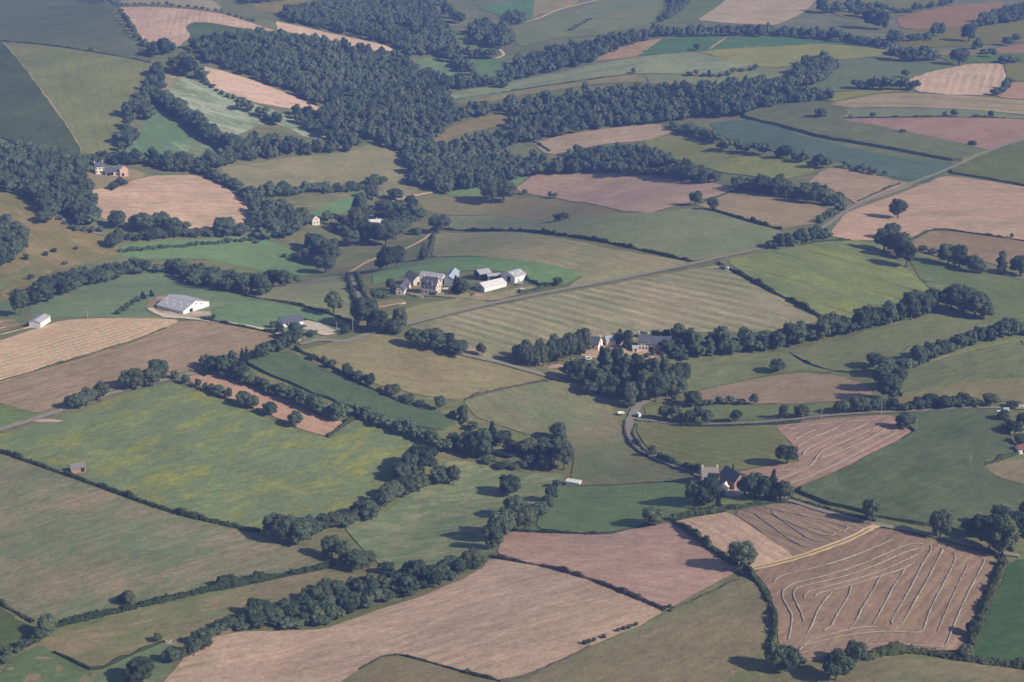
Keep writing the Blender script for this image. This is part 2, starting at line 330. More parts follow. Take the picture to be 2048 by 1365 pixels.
# foreground
fld(ST, [(300,1400),(380,1300),(430,1275),(480,1263),(560,1263),(650,1259),(740,1226),(840,1196),(920,1161),(960,1141),(980,1118),(1060,1130),(1160,1155),(1250,1190),(1330,1223),(1270,1257),(1180,1293),(1060,1353),(1000,1364),(940,1351),(860,1326),(780,1306),(720,1342),(660,1400)], (180,154,140),(164,142,130), ((520,1340),(1000,1200)), 'big pale stubble field sweeping along the foreground', streak=1.0, c3=(142,136,120), c3amt=.3, c3s=.03)
fld(GR, [(640,1400),(720,1336),(778,1307),(860,1327),(940,1351),(1010,1366),(1020,1400)], (120,116,96),(128,120,102))
fld(GR, [(980,1400),(1070,1352),(1180,1297),(1270,1258),(1340,1224),(1420,1186),(1485,1150),(1510,1167),(1535,1202),(1548,1242),(1532,1282),(1502,1320),(1470,1352),(1420,1400)], (128,118,102),(116,116,98), ((1100,1340),(1480,1180)), 'large olive brown pasture in the foreground', streak=.3, c3=(106,120,94), c3amt=.35)
fld(PL, [(993,1106),(1010,1066),(1060,1062),(1140,1070),(1220,1070),(1260,1060),(1345,1046),(1400,1086),(1440,1111),(1482,1142),(1420,1173),(1335,1218),(1240,1182),(1140,1151),(1050,1126)], (172,142,138),(164,136,130), ((1020,1090),(1300,1110)), 'smooth pink ploughed field above the big stubble', streak=.5, c3=(178,150,128), c3amt=.3, patch=.02)
fld(ST, [(1350,1043),(1450,1026),(1465,1029),(1530,1071),(1592,1116),(1500,1139),(1475,1126),(1440,1101),(1380,1063)], (188,160,144),(178,152,138), ((1400,1040),(1560,1120)), 'small straw coloured stubble plot beside the lone oak', streak=.8, period=5, pw=.05)
fld(ST, [(1466,1026),(1560,1008),(1620,1012),(1690,1030),(1748,1050),(1680,1083),(1600,1114),(1582,1111),(1530,1071)], (146,126,118),(138,120,112), ((1500,1030),(1640,1090)), 'brown plot with thin straw lines above the dirt track', streak=.9, period=5, pw=.10)
fld(ST, [(1508,1142),(1600,1122),(1700,1082),(1757,1058),(1800,1062),(1880,1086),(1992,1116),(1982,1150),(1952,1220),(1937,1280),(1912,1312),(1840,1302),(1740,1306),(1640,1320),(1590,1328),(1560,1292),(1550,1220),(1537,1180)], (146,124,114),(136,116,108), ((1700,1250),(1860,1080)), 'brown harvested field with looping lines of straw', streak=.9, period=5, pw=.12)
fld(GR, [(2022,1122),(2120,1112),(2120,1345),(2000,1327),(1946,1317),(1962,1262),(1992,1190)], (64,94,78),(70,100,82), None, 'dark green field in the near corner', streak=.3)
fld(GR, [(1420,1400),(1560,1342),(1640,1325),(1740,1312),(1900,1322),(2120,1350),(2120,1400)], (116,112,96),(100,112,90), None, None, c3=(138,122,110), c3amt=.35)
fld(MZ, [(1592,984),(1680,946),(1760,906),(1832,870),(1802,836),(1850,827),(1990,820),(2010,850),(2035,905),(1958,932),(2000,962),(2110,990),(2110,1030),(1990,1032),(1900,1058),(1840,1052),(1740,1032),(1650,1008)], (88,104,90),(96,110,96), ((1650,990),(1990,860)), 'wide dark green maize field beside the pink straw field', rise=1.6, rnd=.25, streak=.6, c3=(76,94,82), c3amt=.35, c3s=.05)
fld(CR, [(1956,935),(2110,905),(2110,985),(2002,957)], (132,124,108),(126,120,104))
fld(ST, [(1550,853),(1600,846),(1700,836),(1775,831),(1800,841),(1826,869),(1760,902),(1680,942),(1590,979),(1500,952),(1470,946),(1560,929),(1597,926),(1592,900),(1566,871)], (160,134,128),(150,126,118), ((1590,960),(1780,860)), 'pink field with curved straw lines above the maize', streak=.9, period=5, pw=.12)
fld(CR, [(1273,846),(1330,847),(1440,853),(1545,851),(1566,872),(1597,907),(1595,926),(1540,932),(1460,944),(1410,947),(1340,919),(1293,894),(1276,866)], (116,122,94),(122,126,96), ((1330,880),(1560,930)), 'olive crop field inside the road bend', streak=.5, period=6, pw=.10)
fld(GR, [(1288,816),(1340,809),(1450,809),(1560,813),(1665,806),(1645,830),(1540,840),(1440,843),(1330,840),(1292,832)], (110,124,96),(116,126,98))
fld(CR, [(1350,792),(1430,776),(1540,754),(1600,746),(1680,753),(1732,770),(1745,790),(1700,803),(1600,809),(1450,808)], (150,132,122),(142,128,116), ((1440,800),(1700,760)), 'domed brown field right of the grove', streak=.5)
fld(GR, [(1340,742),(1370,712),(1470,707),(1580,706),(1640,721),(1720,746),(1600,743),(1540,751),(1430,774),(1365,788)], (106,124,100),(122,126,106), ((1380,740),(1600,720)), 'rough green meadow right of the farm grove', streak=.5, c3=(92,98,88), c3amt=.3, c3s=.06)
fld(GR, [(1588,707),(1640,692),(1700,677),(1760,652),(1830,637),(1920,623),(1992,650),(1960,668),(1850,703),(1760,747),(1680,742),(1620,722)], (104,120,98),(116,122,104), ((1620,710),(1900,640)), 'curving green valley meadow between two tree belts', streak=.6)
fld(GR, [(1815,502),(1870,522),(1950,542),(2110,570),(2110,650),(1980,650),(1890,612),(1862,582),(1832,547),(1820,522)], (96,116,96),(106,118,100), None, 'green meadow right of the oak clump', streak=.4)
fld(CR, [(1450,522),(1540,505),(1640,485),(1720,482),(1760,490),(1800,530),(1850,570),(1864,590),(1800,612),(1720,637),(1650,637),(1580,602),(1510,562)], (118,132,100),(110,126,102), ((1500,540),(1760,620)), 'yellow green crop on the rise below the road', streak=.6, period=20, pw=.10, c3=(140,146,92), c3amt=.35, c3s=.02)
fld(ST, [(812,655),(900,634),(1000,610),(1130,587),(1290,557),(1420,532),(1440,532),(1520,576),(1600,616),(1647,639),(1600,660),(1480,668),(1380,665),(1300,680),(1180,690),(1060,700),(1000,718),(950,718),(870,667)], (150,141,126),(124,130,112), ((1250,580),(1560,650)), 'wide striped brown field below the straight road', streak=1.0, period=9, pw=.20, c3=(116,128,106), c3amt=.35, c3s=.03)
fld(CR, [(872,465),(1000,462),(1100,475),(1200,495),(1300,512),(1382,526),(1300,546),(1180,571),(1130,579),(1170,551),(1100,531),(1000,519),(862,516)], (150,142,122),(132,136,114), ((900,490),(1340,530)), 'pale domed field behind the farm', streak=.9, period=9, pw=.06)
fld(GR, [(745,549),(780,536),(860,519),(1000,518),(1100,530),(1172,550),(1130,569),(1085,576),(1050,566),(1050,549),(950,541),(880,546),(820,549),(780,563),(745,571)], (100,138,104),(108,142,108), ((780,550),(1150,545)), 'bright green grass behind the farm sheds', streak=.6, c3=(136,150,108), c3amt=.3)
fld(GR, [(895,433),(1000,430),(1100,439),(1200,431),(1310,426),(1400,416),(1480,441),(1560,463),(1580,480),(1540,495),(1430,519),(1385,523),(1250,496),(1100,470),(1000,460),(900,459)], (124,132,114),(112,126,108), ((950,450),(1480,470)), 'broad grey green pasture on the rise', streak=.6, c3=(140,140,118), c3amt=.2)
fld(ST, [(1028,380),(1070,348),(1130,351),(1160,348),(1300,345),(1400,360),(1472,378),(1440,392),(1350,412),(1300,428),(1240,423),(1180,406),(1110,396)], (170,146,142),(158,138,132), ((1080,380),(1420,385)), 'pink domed stubble field under the tree clump', streak=.8, c3=(140,136,126), c3amt=.35, c3s=.03)
fld(CR, [(1385,408),(1472,383),(1560,393),(1650,416),(1667,431),(1640,447),(1560,459),(1490,442),(1420,420)], (150,136,124),(138,130,116), ((1420,410),(1640,440)), 'brown field beside the tree belt', streak=.7)
fld(ME, [(835,402),(900,392),(1000,396),(1110,397),(1200,413),(1242,427),(1180,438),(1000,430),(900,431),(850,422)], (134,126,116),(118,124,108), None, None, c3=(142,122,116), c3amt=.3)
fld(CR, [(758,642),(830,612),(940,593),(977,606),(900,630),(808,648)], (132,134,112),(140,138,116), ((780,640),(940,605)), 'mown lawn field in front of the manor house', streak=.8, period=8, pw=.06)
fld(GR, [(888,390),(940,371),(1020,351),(1062,348),(1028,378),(1008,394),(950,394)], (104,138,108),(110,138,112))
fld(GR, [(612,432),(660,406),(720,389),(767,386),(742,402),(700,422),(660,434)], (98,132,110),(106,136,114))
fld(GR, [(600,702),(680,682),(750,670),(830,682),(900,708),(990,732),(1085,757),(1050,771),(980,787),(920,803),(840,792),(760,772),(680,742),(620,717)], (140,130,112),(122,126,104), ((660,700),(1000,770)), 'brownish grazed pasture in the middle of the valley', streak=.5, c3=(148,136,116), c3amt=.3)
fld(MZ, [(490,728),(575,706),(620,732),(720,777),(800,812),(880,832),(922,847),(880,864),(800,852),(720,824),(620,787),(540,752)], (84,103,94),(92,110,98), ((600,730),(860,840)), 'dark green maize strip between two rows of trees', rise=1.4, rnd=.2, streak=.7)
fld(PL, [(372,760),(403,739),(440,750),(512,778),(567,799),(630,829),(690,848),(655,874),(610,862),(520,822),(440,792)], (176,144,132),(166,138,128), ((400,755),(660,865)), 'pink bare strip between small round trees and the hedge', streak=.7)
fld(ME, [(925,803),(1000,777),(1100,762),(1160,772),(1212,792),(1232,832),(1247,862),(1267,902),(1330,938),(1388,958),(1340,964),(1240,970),(1140,972),(1150,900),(1120,862),(1060,872),(1000,852),(950,832)], (124,124,106),(104,122,100), ((1000,800),(1250,900)), 'large rough pasture sloping from the grove to the pond', streak=.3, c3=(136,124,110), c3amt=.5, c3s=.04, patch=.016)
fld(GR, [(1088,985),(1130,976),(1240,971),(1340,966),(1392,976),(1402,1007),(1360,1027),(1300,1046),(1225,1069),(1140,1069),(1070,1056),(1085,1010)], (100,126,94),(108,130,98), ((1100,1000),(1380,990)), 'smooth green field above the pink ploughed field', streak=.4)
fld(GR, [(690,1042),(760,1032),(810,992),(850,962),(900,922),(960,927),(1050,947),(1132,947),(1112,987),(1060,1022),(1010,1052),(975,1110),(900,1142),(830,1152),(760,1132),(720,1092),(690,1062)], (118,130,106),(104,124,100), None, 'uneven light green pasture with scattered trees', streak=.3, c3=(150,146,122), c3amt=.5, c3s=.09, patch=.02)
# right hand side
fld(MZ, [(1790,760),(1850,733),(1950,707),(2110,675),(2110,752),(1950,764),(1850,784),(1800,794)], (112,120,102),(104,116,98), ((1800,770),(2040,700)), 'maize strips on the slope behind the roadside hedge', rise=1.2, rnd=.2, streak=.8)
fld(MZ, [(1780,722),(1830,690),(1950,668),(2110,640),(2110,668),(1950,700),(1850,726),(1800,748)], (116,124,104),(108,118,100), ((1800,730),(2040,670)), None, rise=0.8, rnd=.15)
fld(CR, [(1772,815),(1800,796),(1900,767),(2110,750),(2110,805),(1900,806)], (128,124,104),(120,120,102))
fld(ST, [(1655,472),(1690,427),(1760,402),(1880,356),(1902,353),(2110,384),(2110,490),(1980,472),(1870,456),(1820,477),(1760,482),(1700,482)], (178,150,140),(164,142,132), ((1720,440),(2040,440)), 'wide pink stubble field around the lone tree', streak=1.0, c3=(138,134,122), c3amt=.3, c3s=.03)
fld(PL, [(1820,487),(1870,459),(2110,492),(2110,545),(1990,532),(1900,502),(1830,500)], (138,122,114),(130,118,108))
fld(ST, [(1600,377),(1650,337),(1720,341),(1790,363),(1832,370),(1717,409),(1708,406),(1660,377)], (164,142,134),(146,134,124), ((1640,360),(1800,370)), 'pinkish stubble field left of the straight road', streak=.9)
fld(MZ, [(1893,346),(1960,317),(2110,262),(2110,384),(1990,362)], (98,112,98),(106,116,102), ((1920,350),(2048,330)), 'dark maize field right of the straight road', rise=1.5, rnd=.2)
fld(CR, [(1418,246),(1500,240),(1530,244),(1600,272),(1700,297),(1800,317),(1917,327),(1852,367),(1790,357),(1700,327),(1600,312),(1500,297),(1430,264)], (88,112,114),(94,116,116), ((1500,260),(1850,340)), 'smooth blue green field left of the straight road', streak=.4, period=24, pw=.06)
fld(MZ, [(1480,234),(1540,213),(1640,205),(1700,226),(1692,236),(1662,241),(1800,266),(1940,296),(1972,306),(1917,326),(1800,303),(1650,278),(1560,253)], (112,120,110),(106,116,108), ((1600,240),(1920,310)), 'long curving maize strip with a sharp dark edge', rise=2.2, rnd=.15, streak=.8)
fld(PL, [(1652,240),(1800,237),(1940,235),(2110,244),(2110,262),(1977,303),(1900,288),(1800,268),(1700,250)], (152,128,130),(146,124,124), ((1700,245),(2040,260)), 'purplish bare field with three small trees', streak=.5)
fld(ST, [(1655,209),(1750,190),(1812,187),(2110,208),(2110,238),(1930,219),(1800,216),(1690,216)], (160,144,134),(140,136,124), ((1700,205),(2040,220)), 'pale striped field on the right slope', streak=1.0, period=30, pw=.12)
fld(GR, [(1688,216),(1800,217),(1930,219),(2110,242),(1940,235),(1750,236),(1705,236)], (112,128,118),(122,130,118))
fld(ST, [(1815,158),(1860,145),(1940,129),(2005,128),(2013,155),(1987,191),(1900,191),(1832,184)], (186,164,154),(168,150,142), ((1905,190),(1925,130)), 'pale stubble plot with fine upright lines', streak=.9, period=9, pw=.16)
fld(GR, [(1655,188),(1780,178),(1822,182),(1740,190),(1662,206)], (128,136,100),(136,138,106))
fld(CR, [(1555,192),(1650,166),(1680,120),(1750,115),(1900,128),(1832,156),(1720,181),(1640,187)], (98,118,112),(110,122,114), ((1600,180),(1820,130)), 'grey green field right of the hilltop clump', streak=.4)
fld(CR, [(1385,108),(1480,95),(1560,92),(1640,86),(1772,100),(1768,112),(1680,121),(1560,136),(1470,131),(1410,106)], (134,136,112),(124,132,112), ((1420,110),(1740,105)), 'yellowish crop below the long tree belt', streak=.7)
fld(CR, [(1270,113),(1320,80),(1400,74),(1560,74),(1660,80),(1774,98),(1640,88),(1560,94),(1450,99),(1340,109)], (84,116,112),(90,118,114), None, 'teal green field under the long tree belt', streak=.3)
fld('path', [(1416,100),(1450,76),(1455,76),(1424,99)], (158,140,134),(150,136,130))
fld(ST, [(1185,124),(1230,98),(1327,78),(1290,105),(1270,115)], (158,136,132),(150,132,126))
fld(CR, [(868,196),(960,175),(1050,158),(1200,128),(1300,112),(1390,105),(1450,120),(1505,131),(1420,152),(1290,147),(1200,155),(1050,176),(900,206)], (134,142,130),(118,134,124), ((900,198),(1400,120)), 'pale green striped field on the far ridge', streak=.9, period=28, pw=.08)
fld(CR, [(895,207),(1050,179),(1270,149),(1292,166),(1200,168),(1050,190),(950,210)], (132,130,118),(122,126,112))
fld(GR, [(1290,150),(1420,155),(1505,133),(1590,140),(1570,155),(1420,172),(1300,170)], (116,128,116),(124,130,116))
fld(GR, [(1010,60),(1060,46),(1150,24),(1240,-20),(1320,-20),(1345,15),(1335,48),(1200,72),(1100,80),(1040,95)], (116,126,118),(110,126,118), ((1040,80),(1300,20)), 'grey green hillside at the top of the view', streak=.7, c3=(140,132,126), c3amt=.3)
fld(ST, [(1390,42),(1440,10),(1475,-20),(1650,-20),(1612,24),(1550,52),(1480,49)], (166,152,148),(152,144,138), ((1440,30),(1600,5)), 'pale striped stubble at the top edge', streak=1.0, period=10, pw=.08)
fld(GR, [(1335,48),(1345,15),(1475,-20),(1440,10),(1390,42)], (100,120,114),(106,122,116))
fld(GR, [(950,15),(1000,8),(1072,-20),(1066,40),(1020,50),(1000,32)], (92,124,118),(98,128,120))
fld(ST, [(1072,-20),(1170,-20),(1150,12),(1080,30),(1064,36)], (140,136,128),(130,130,122))
fld(GR, [(818,136),(850,118),(875,111),(900,130),(942,153),(860,160),(830,152)], (102,130,118),(108,134,120))
fld(GR, [(888,58),(930,64),(962,90),(945,102),(925,97),(905,82)], (100,126,112),(106,130,116))
fld(ME, [(731,43),(770,55),(766,59),(733,50)], (134,134,112),(126,130,110))
fld(ME, [(788,49),(826,63),(812,67),(790,58)], (134,134,108),(126,130,108))
fld(GR, [(940,122),(1010,118),(1016,142),(980,160),(950,150)], (94,128,112),(100,132,116))
fld(ST, [(1066,287),(1130,270),(1240,255),(1322,249),(1352,266),(1290,283),(1200,290),(1110,310),(1090,308)], (164,146,138),(152,140,130), ((1090,290),(1320,255)), 'small pale stubble field above the tree clump', streak=.8)
fld(ME, [(1285,284),(1355,268),(1420,285),(1465,306),(1440,327),(1400,332),(1340,325),(1310,305)], (128,132,108),(118,126,106), None, None, c3=(138,130,112), c3amt=.3)
fld(ME, [(1398,333),(1480,314),(1540,314),(1627,330),(1627,346),(1560,362),(1450,347)], (132,138,106),(122,132,108), None, 'yellow green meadow between tree rows', streak=.5, c3=(148,148,96), c3amt=.3)
fld(ME, [(858,277),(900,255),(960,235),(1000,230),(1032,240),(990,255),(960,262),(900,276),(880,292)], (134,124,116),(124,122,112))
fld(PL, [(1792,36),(1900,12),(2012,4),(2000,22),(1930,52),(1850,62),(1800,56)], (142,122,122),(134,118,116))
fld(GR, [(1796,62),(1930,52),(2110,36),(2110,84),(1900,94),(1800,98)], (110,116,106),(118,120,108))
fld(PL, [(1876,106),(1950,105),(2110,78),(2110,102),(1990,111),(1886,113)], (144,122,120),(136,118,114))
fld(GR, [(1876,114),(2110,103),(2110,124),(1900,126)], (88,120,96),(94,124,100))
fld(GR, [(2008,128),(2110,124),(2110,166),(2016,162)], (112,120,102),(120,122,106))
fld(PL, [(1990,196),(2016,166),(2110,166),(2110,206)], (160,134,130),(152,130,124))
fld(GR, [(1700,-30),(1900,-30),(1900,10),(1790,34),(1700,40),(1640,20)], (108,118,112),(120,124,116))
# farmyards and bare ground
fld('yard', [(300,600),(330,592),(352,612),(330,626),(312,632),(290,618)], (150,130,120),(112,124,104))
fld('yard', [(318,624),(420,624),(424,632),(370,638),(322,637)], (176,164,152),(166,154,142))
fld('yard', [(815,560),(885,572),(940,590),(1000,586),(1060,572),(1086,578),(985,604),(940,600),(880,594),(812,592)], (152,142,128),(132,132,112), None, 'trodden gravel yard of the hilltop farm')
fld('yard', [(1165,690),(1245,692),(1290,706),(1350,700),(1358,708),(1300,722),(1160,716)], (176,152,138),(150,136,122))
fld('yard', [(1432,985),(1456,975),(1500,985),(1480,996),(1444,994)], (164,160,164),(156,152,156))
fld(GR, [(1440,998),(1500,990),(1540,998),(1470,1020),(1440,1022)], (110,128,92),(118,130,96))
fld('yard', [(594,648),(622,640),(670,663),(690,668),(650,674),(616,662),(596,656)], (190,180,170),(176,168,158))
fld('vegetable_plot', [(752,606),(800,598),(812,606),(770,618),(752,616)], (152,128,118),(128,124,106))
# ---------------------------------------------------------------- roads and tracks
asph = plain('asphalt', seen((134, 131, 132), 1100), 0.9, 0.10, 0.3)
grav = plain('dirt', seen((196, 168, 144), 1000), 0.95, 0.15, 0.6)
pale_grav = plain('gravel', seen((190, 180, 168), 1150), 0.95, 0.12, 0.6)
strip('road', [(690,685),(740,668),(812,650),(900,628),(1000,604),(1130,579),(1290,549),(1420,522),(1560,492),(1640,462),(1700,414),(1790,380),(1900,338),(1960,310),(2048,277),(2140,240)], 4.1, asph, 0.62, 'straight grey country road climbing across the fields')
strip('road', [(690,685),(640,680),(600,690)], 4.0, asph, 0.63)
strip('lane', [(-60,880),(0,861),(60,843),(120,823),(180,803),(230,786),(270,777),(330,761),(400,744),(470,735)], 4.4, asph, 0.62, 'grey lane along the top of the yellow flecked meadow')
strip('track', [(300,618),(322,634),(400,640),(480,651),(545,664),(600,684)], 3.6, pale_grav, 0.64, 'pale gravel drive from the white barn to the bungalow')
strip('lane', [(702,548),(704,565),(716,585),(724,600),(740,625),(760,660)], 4.5, asph, 0.62, 'sunken lane between hedges beside the manor')
strip('lane', [(890,700),(940,714),(985,722),(1040,738),(1092,752),(1150,770),(1200,800),(1262,812)], 3.6, asph, 0.62, 'pale lane running into the poplar grove')
strip('road', [(1300,800),(1280,810),(1269,822),(1262,836),(1258,850),(1260,866),(1268,884),(1283,900),(1310,915),(1350,931),(1400,948),(1440,975)], 5.0, asph, 0.62, 'grey road curving round the olive field')
strip('lane', [(1266,838),(1300,842),(1340,848),(1440,850),(1545,846),(1680,830),(1780,826),(1860,822),(1990,815),(2100,822)], 3.6, asph, 0.63, 'narrow lane between the road bend and the hedged farm')
strip('lane', [(1545,990),(1580,1003),(1660,1028),(1755,1052),(1840,1066),(1935,1092),(2040,1115)], 3.6, asph, 0.64, 'asphalt lane along the foot of the maize field')
dirt = strip('track', [(1478,1146),(1505,1140),(1590,1120),(1660,1096),(1710,1076),(1740,1058),(1765,1050)], 4.2, grav, 0.63, 'orange dirt track with a grassy middle')
strip('grass_strip', [(1478,1146),(1505,1140),(1590,1120),(1660,1096),(1710,1076),(1738,1060)], 0.9, gm, 0.68)
strip('lane', [(112,430),(130,442),(150,456),(180,466),(210,470)], 3.4, asph, 0.62, 'lane coming out of the dark wood')
strip('lane', [(1822,500),(1880,514),(1960,540),(2060,562)], 3.2, asph, 0.62)
strip('track', [(700,545),(740,520),(800,505),(850,480),(870,460)], 3.0, grav, 0.6)
strip('track', [(740,420),(790,400),(850,388),(900,380)], 3.0, grav, 0.6)
strip('track', [(1000,100),(1010,112),(990,118)], 4, grav, 0.6)
strip('track', [(1020,50),(1070,42),(1110,22),(1150,12),(1230,-8)], 4, grav, 0.6)
# pond
wb = NB('pond_water'); wb.p.inputs['Base Color'].default_value = (0.02, 0.028, 0.03, 1); wb.p.inputs['Roughness'].default_value = 0.12
bp = wb.n('Bump'); bp.inputs['Strength'].default_value = 0.08; wb.l(wb.noise(wb.pos(), 1.5, 3), bp.inputs['Height']); wb.l(bp.outputs[0], wb.p.inputs['Normal'])
POND = [(981,907),(994,901),(1010,899),(1028,901),(1042,907),(1036,915),(1024,921),(1008,918),(992,913)]
pp = pts(POND); pz = float(terrain(pp[:, 0], pp[:, 1]).max()) + 0.75
q = densify(chaikin([a[:2] for a in pp], True, .25), True, 3)
me = bpy.data.meshes.new('pond'); me.from_pydata([(a[0], a[1], pz) for a in q], [], [tuple(range(len(q)))]); me.materials.append(wb.m)
if me.polygons[0].normal.z < 0: me.flip_normals()
tag(link('pond_water', me), 'small dark pond inside the tree grove', None, None, 'structure')
stone = plain('stone', (0.34, 0.31, 0.27), 0.9, 0.25, 1.5)
mb = MB(); rs = random.Random(4)
for i, a in enumerate(q):
    b = q[(i + 1) % len(q)]
    if a[1] < q[:, 1].mean() + 2 or b[1] < q[:, 1].mean() + 2: continue
    r = rs.uniform(.22, .5); mb.tube((a[0], a[1], pz - .8), (b[0], b[1], pz + .1 + .15 * rs.random()), r, r * .7, 6)
tag(mb.build('pond_edging', stone), 'pale stone rim around the dark pond', 'edging')
# ---------------------------------------------------------------- trees
LD = (0.030, 0.046, 0.026); LL = (0.128, 0.166, 0.092)
leaf_t = leaf_mat('leaves', LD, LL, 'object'); leaf_m = leaf_mat('wood_leaves', (0.030, 0.050, 0.028), (0.128, 0.172, 0.095), 'attr')
leaf_pale = leaf_mat('pale_leaves', (0.075, 0.090, 0.060), (0.13, 0.145, 0.095), 'object')
leaf_con = leaf_mat('needles', (0.014, 0.028, 0.016), (0.036, 0.056, 0.030), 'object')
leaf_hedge = leaf_mat('hedge_leaves', (0.028, 0.044, 0.018), (0.075, 0.095, 0.038), 'object')
bark = plain('bark', (0.12, 0.095, 0.075), 0.95, 0.3, 2.0)
_t = (1 + 5 ** .5) / 2
IV = np.array([(-1, _t, 0), (1, _t, 0), (-1, -_t, 0), (1, -_t, 0), (0, -1, _t), (0, 1, _t), (0, -1, -_t), (0, 1, -_t), (_t, 0, -1), (_t, 0, 1), (-_t, 0, -1), (-_t, 0, 1)]); IV /= np.linalg.norm(IV[0])
IF = np.array([(0, 11, 5), (0, 5, 1), (0, 1, 7), (0, 7, 10), (0, 10, 11), (1, 5, 9), (5, 11, 4), (11, 10, 2), (10, 7, 6), (7, 1, 8), (3, 9, 4), (3, 4, 2), (3, 2, 6), (3, 6, 8), (3, 8, 9), (4, 9, 5), (2, 4, 11), (6, 2, 10), (8, 6, 7), (9, 8, 1)])
def ico2():
    v = list(map(tuple, IV)); f = []; c = {}
    def mid(a, b):
        k = (min(a, b), max(a, b))
        if k not in c:
            p = (np.array(v[a]) + np.array(v[b])); v.append(tuple(p / np.linalg.norm(p))); c[k] = len(v) - 1
        return c[k]
    for a, b, d in IF:
        x, y, z = mid(a, b), mid(b, d), mid(d, a); f += [(a, x, z), (b, y, x), (d, z, y), (x, y, z)]
    return np.array(v), np.array(f)
I2 = ico2()
def leaf_cards(P, N, size, rg, tilt=0.36):
    n = len(P); N = N + rg.normal(0, tilt, N.shape); N /= np.linalg.norm(N, axis=1)[:, None]
    T = np.cross(N, rg.normal(0, 1, N.shape)); T /= np.linalg.norm(T, axis=1)[:, None] + 1e-9; B = np.cross(N, T)
    s = size * rg.uniform(0.6, 1.35, (n, 1)); r = rg.uniform(0.6, 1.1, (n, 1)); c = rg.uniform(0.7, 1.2, (n, 4, 1))
    V = np.stack([P + T * s * c[:, 0], P + B * s * r * c[:, 1], P - T * s * c[:, 2], P - B * s * r * c[:, 3]], 1)
    return V.reshape(-1, 3), np.arange(4 * n).reshape(-1, 4)
def crown(kind, seed, lod):
    """unit tree crown: height 1 from the ground, radius 0.5; returns verts, tris, quads"""
    rg = np.random.default_rng(seed); L = []
    nl, nc, cs = {2: (22, 1300, 0.034), 1: (14, 420, 0.050), 0: (12, 150, 0.046)}[lod]
    if kind in 'bs':
        z0 = {'b': (0.05, 0.10, 0.20)[seed % 3], 's': 0.02}[kind]; zc = (z0 + 1) / 2; hz = (1 - z0) / 2
        L.append((0, 0, zc, 0.33, hz * 0.75)); hole = rg.uniform(0, 6.28)
        for i in range(nl):
            a = i * 2.4 + rg.normal(0, .35); u = rg.uniform(-0.85, 0.95); c = math.sqrt(max(0, 1 - u * u))
            rr = rg.uniform(0.26, 0.36) * (0.72 if abs((a - hole + 3.14) % 6.28 - 3.14) < .5 else 1); s = rg.uniform(0.12, 0.21) * (1.25 if lod == 0 else 1)
            L.append((math.cos(a) * c * rr * 1.05, math.sin(a) * c * rr * 1.05, zc + u * (hz - s * .75), s, s * rg.uniform(.7, 1.0)))
    elif kind == 'p':
        n = nl // 2 + 5
        for i in range(n):
            z = 0.10 + 0.84 * i / (n - 1); e = math.sin(math.pi * min(1, (z + .12) / 1.2)) ** .6
            for j in range(2 if lod else 1):
                a = rg.uniform(0, 6.28); r = 0.30 * e * rg.uniform(.5, 1); s = (0.20 + .08 * rg.random()) * (0.45 + .55 * e)
                L.append((math.cos(a) * r, math.sin(a) * r, z, s, 0.075 + .03 * rg.random()))
        L.append((0, 0, .52, .26, .42))
    else:   # conifer
        n = nl // 2 + 5
        for i in range(n):
            z = 0.06 + 0.90 * i / (n - 1); e = (1 - z) ** .8 + .06
            for j in range(3 if lod else 2):
                a = rg.uniform(0, 6.28); r = 0.32 * e; L.append((math.cos(a) * r, math.sin(a) * r, z, 0.20 * e + .02, 0.05))
        L.append((0, 0, .40, .22, .38))
    L = np.array(L); C = L[:, :3]; S = L[:, [3, 3, 4]]
    iv, if_ = I2 if lod == 2 or kind == 'b' else (IV, IF)
    k = 0.86; V = []; Fc = []
    for c, s in zip(C, S):
        j = rg.uniform(.82, 1.1, (len(iv), 1)); Fc.append(if_ + sum(map(len, V))); V.append(c + iv * s * k * j)
    V = np.vstack(V); Fc = np.vstack(Fc)
    wgt = S[:, 0] * S[:, 2]; idx = rg.choice(len(C), nc * 3, p=wgt / wgt.sum())
    d = rg.normal(0, 1, (len(idx), 3)); d /= np.linalg.norm(d, axis=1)[:, None]; d[:, 2] = np.where(d[:, 2] < -.5, -d[:, 2], d[:, 2])
    P = C[idx] + d * S[idx] * rg.uniform(.88, 1.16, (len(idx), 1)); keep = np.ones(len(P), bool)
    for i in range(len(C)):
        q = (((P - C[i]) / S[i]) ** 2).sum(1); keep &= (q > .68) | (idx == i)
    P, d = P[keep][:nc], (d / S[idx])[keep][:nc]; d /= np.linalg.norm(d, axis=1)[:, None]
    lv, lq = leaf_cards(P, d, cs, rg)
    return np.vstack([V, lv]), Fc, lq + len(V)
def trunk_mesh(kind, seed):
    rs = random.Random(seed); m = MB(); z1 = {'b': .42, 's': .2, 'p': .8, 'c': .85}[kind]; r = {'b': .038, 's': .03, 'p': .05, 'c': .04}[kind]
    b = (rs.uniform(-.02, .02), rs.uniform(-.02, .02), z1 * .6); m.tube((0, 0, -.04), b, r * 1.25, r * .8); m.tube(b, (b[0] * 1.5, b[1] * 1.5, z1), r * .8, r * .4)
    if kind in 'bp':
        for i in range(5):
            a = i * 1.26 + rs.uniform(-.3, .3); q = .24 if kind == 'b' else .14
            m.tube((b[0], b[1], z1 * rs.uniform(.5, .95)), (math.cos(a) * q, math.sin(a) * q, z1 + rs.uniform(.06, .24)), r * .5, r * .15, 5)
    return m
PROTO = {}
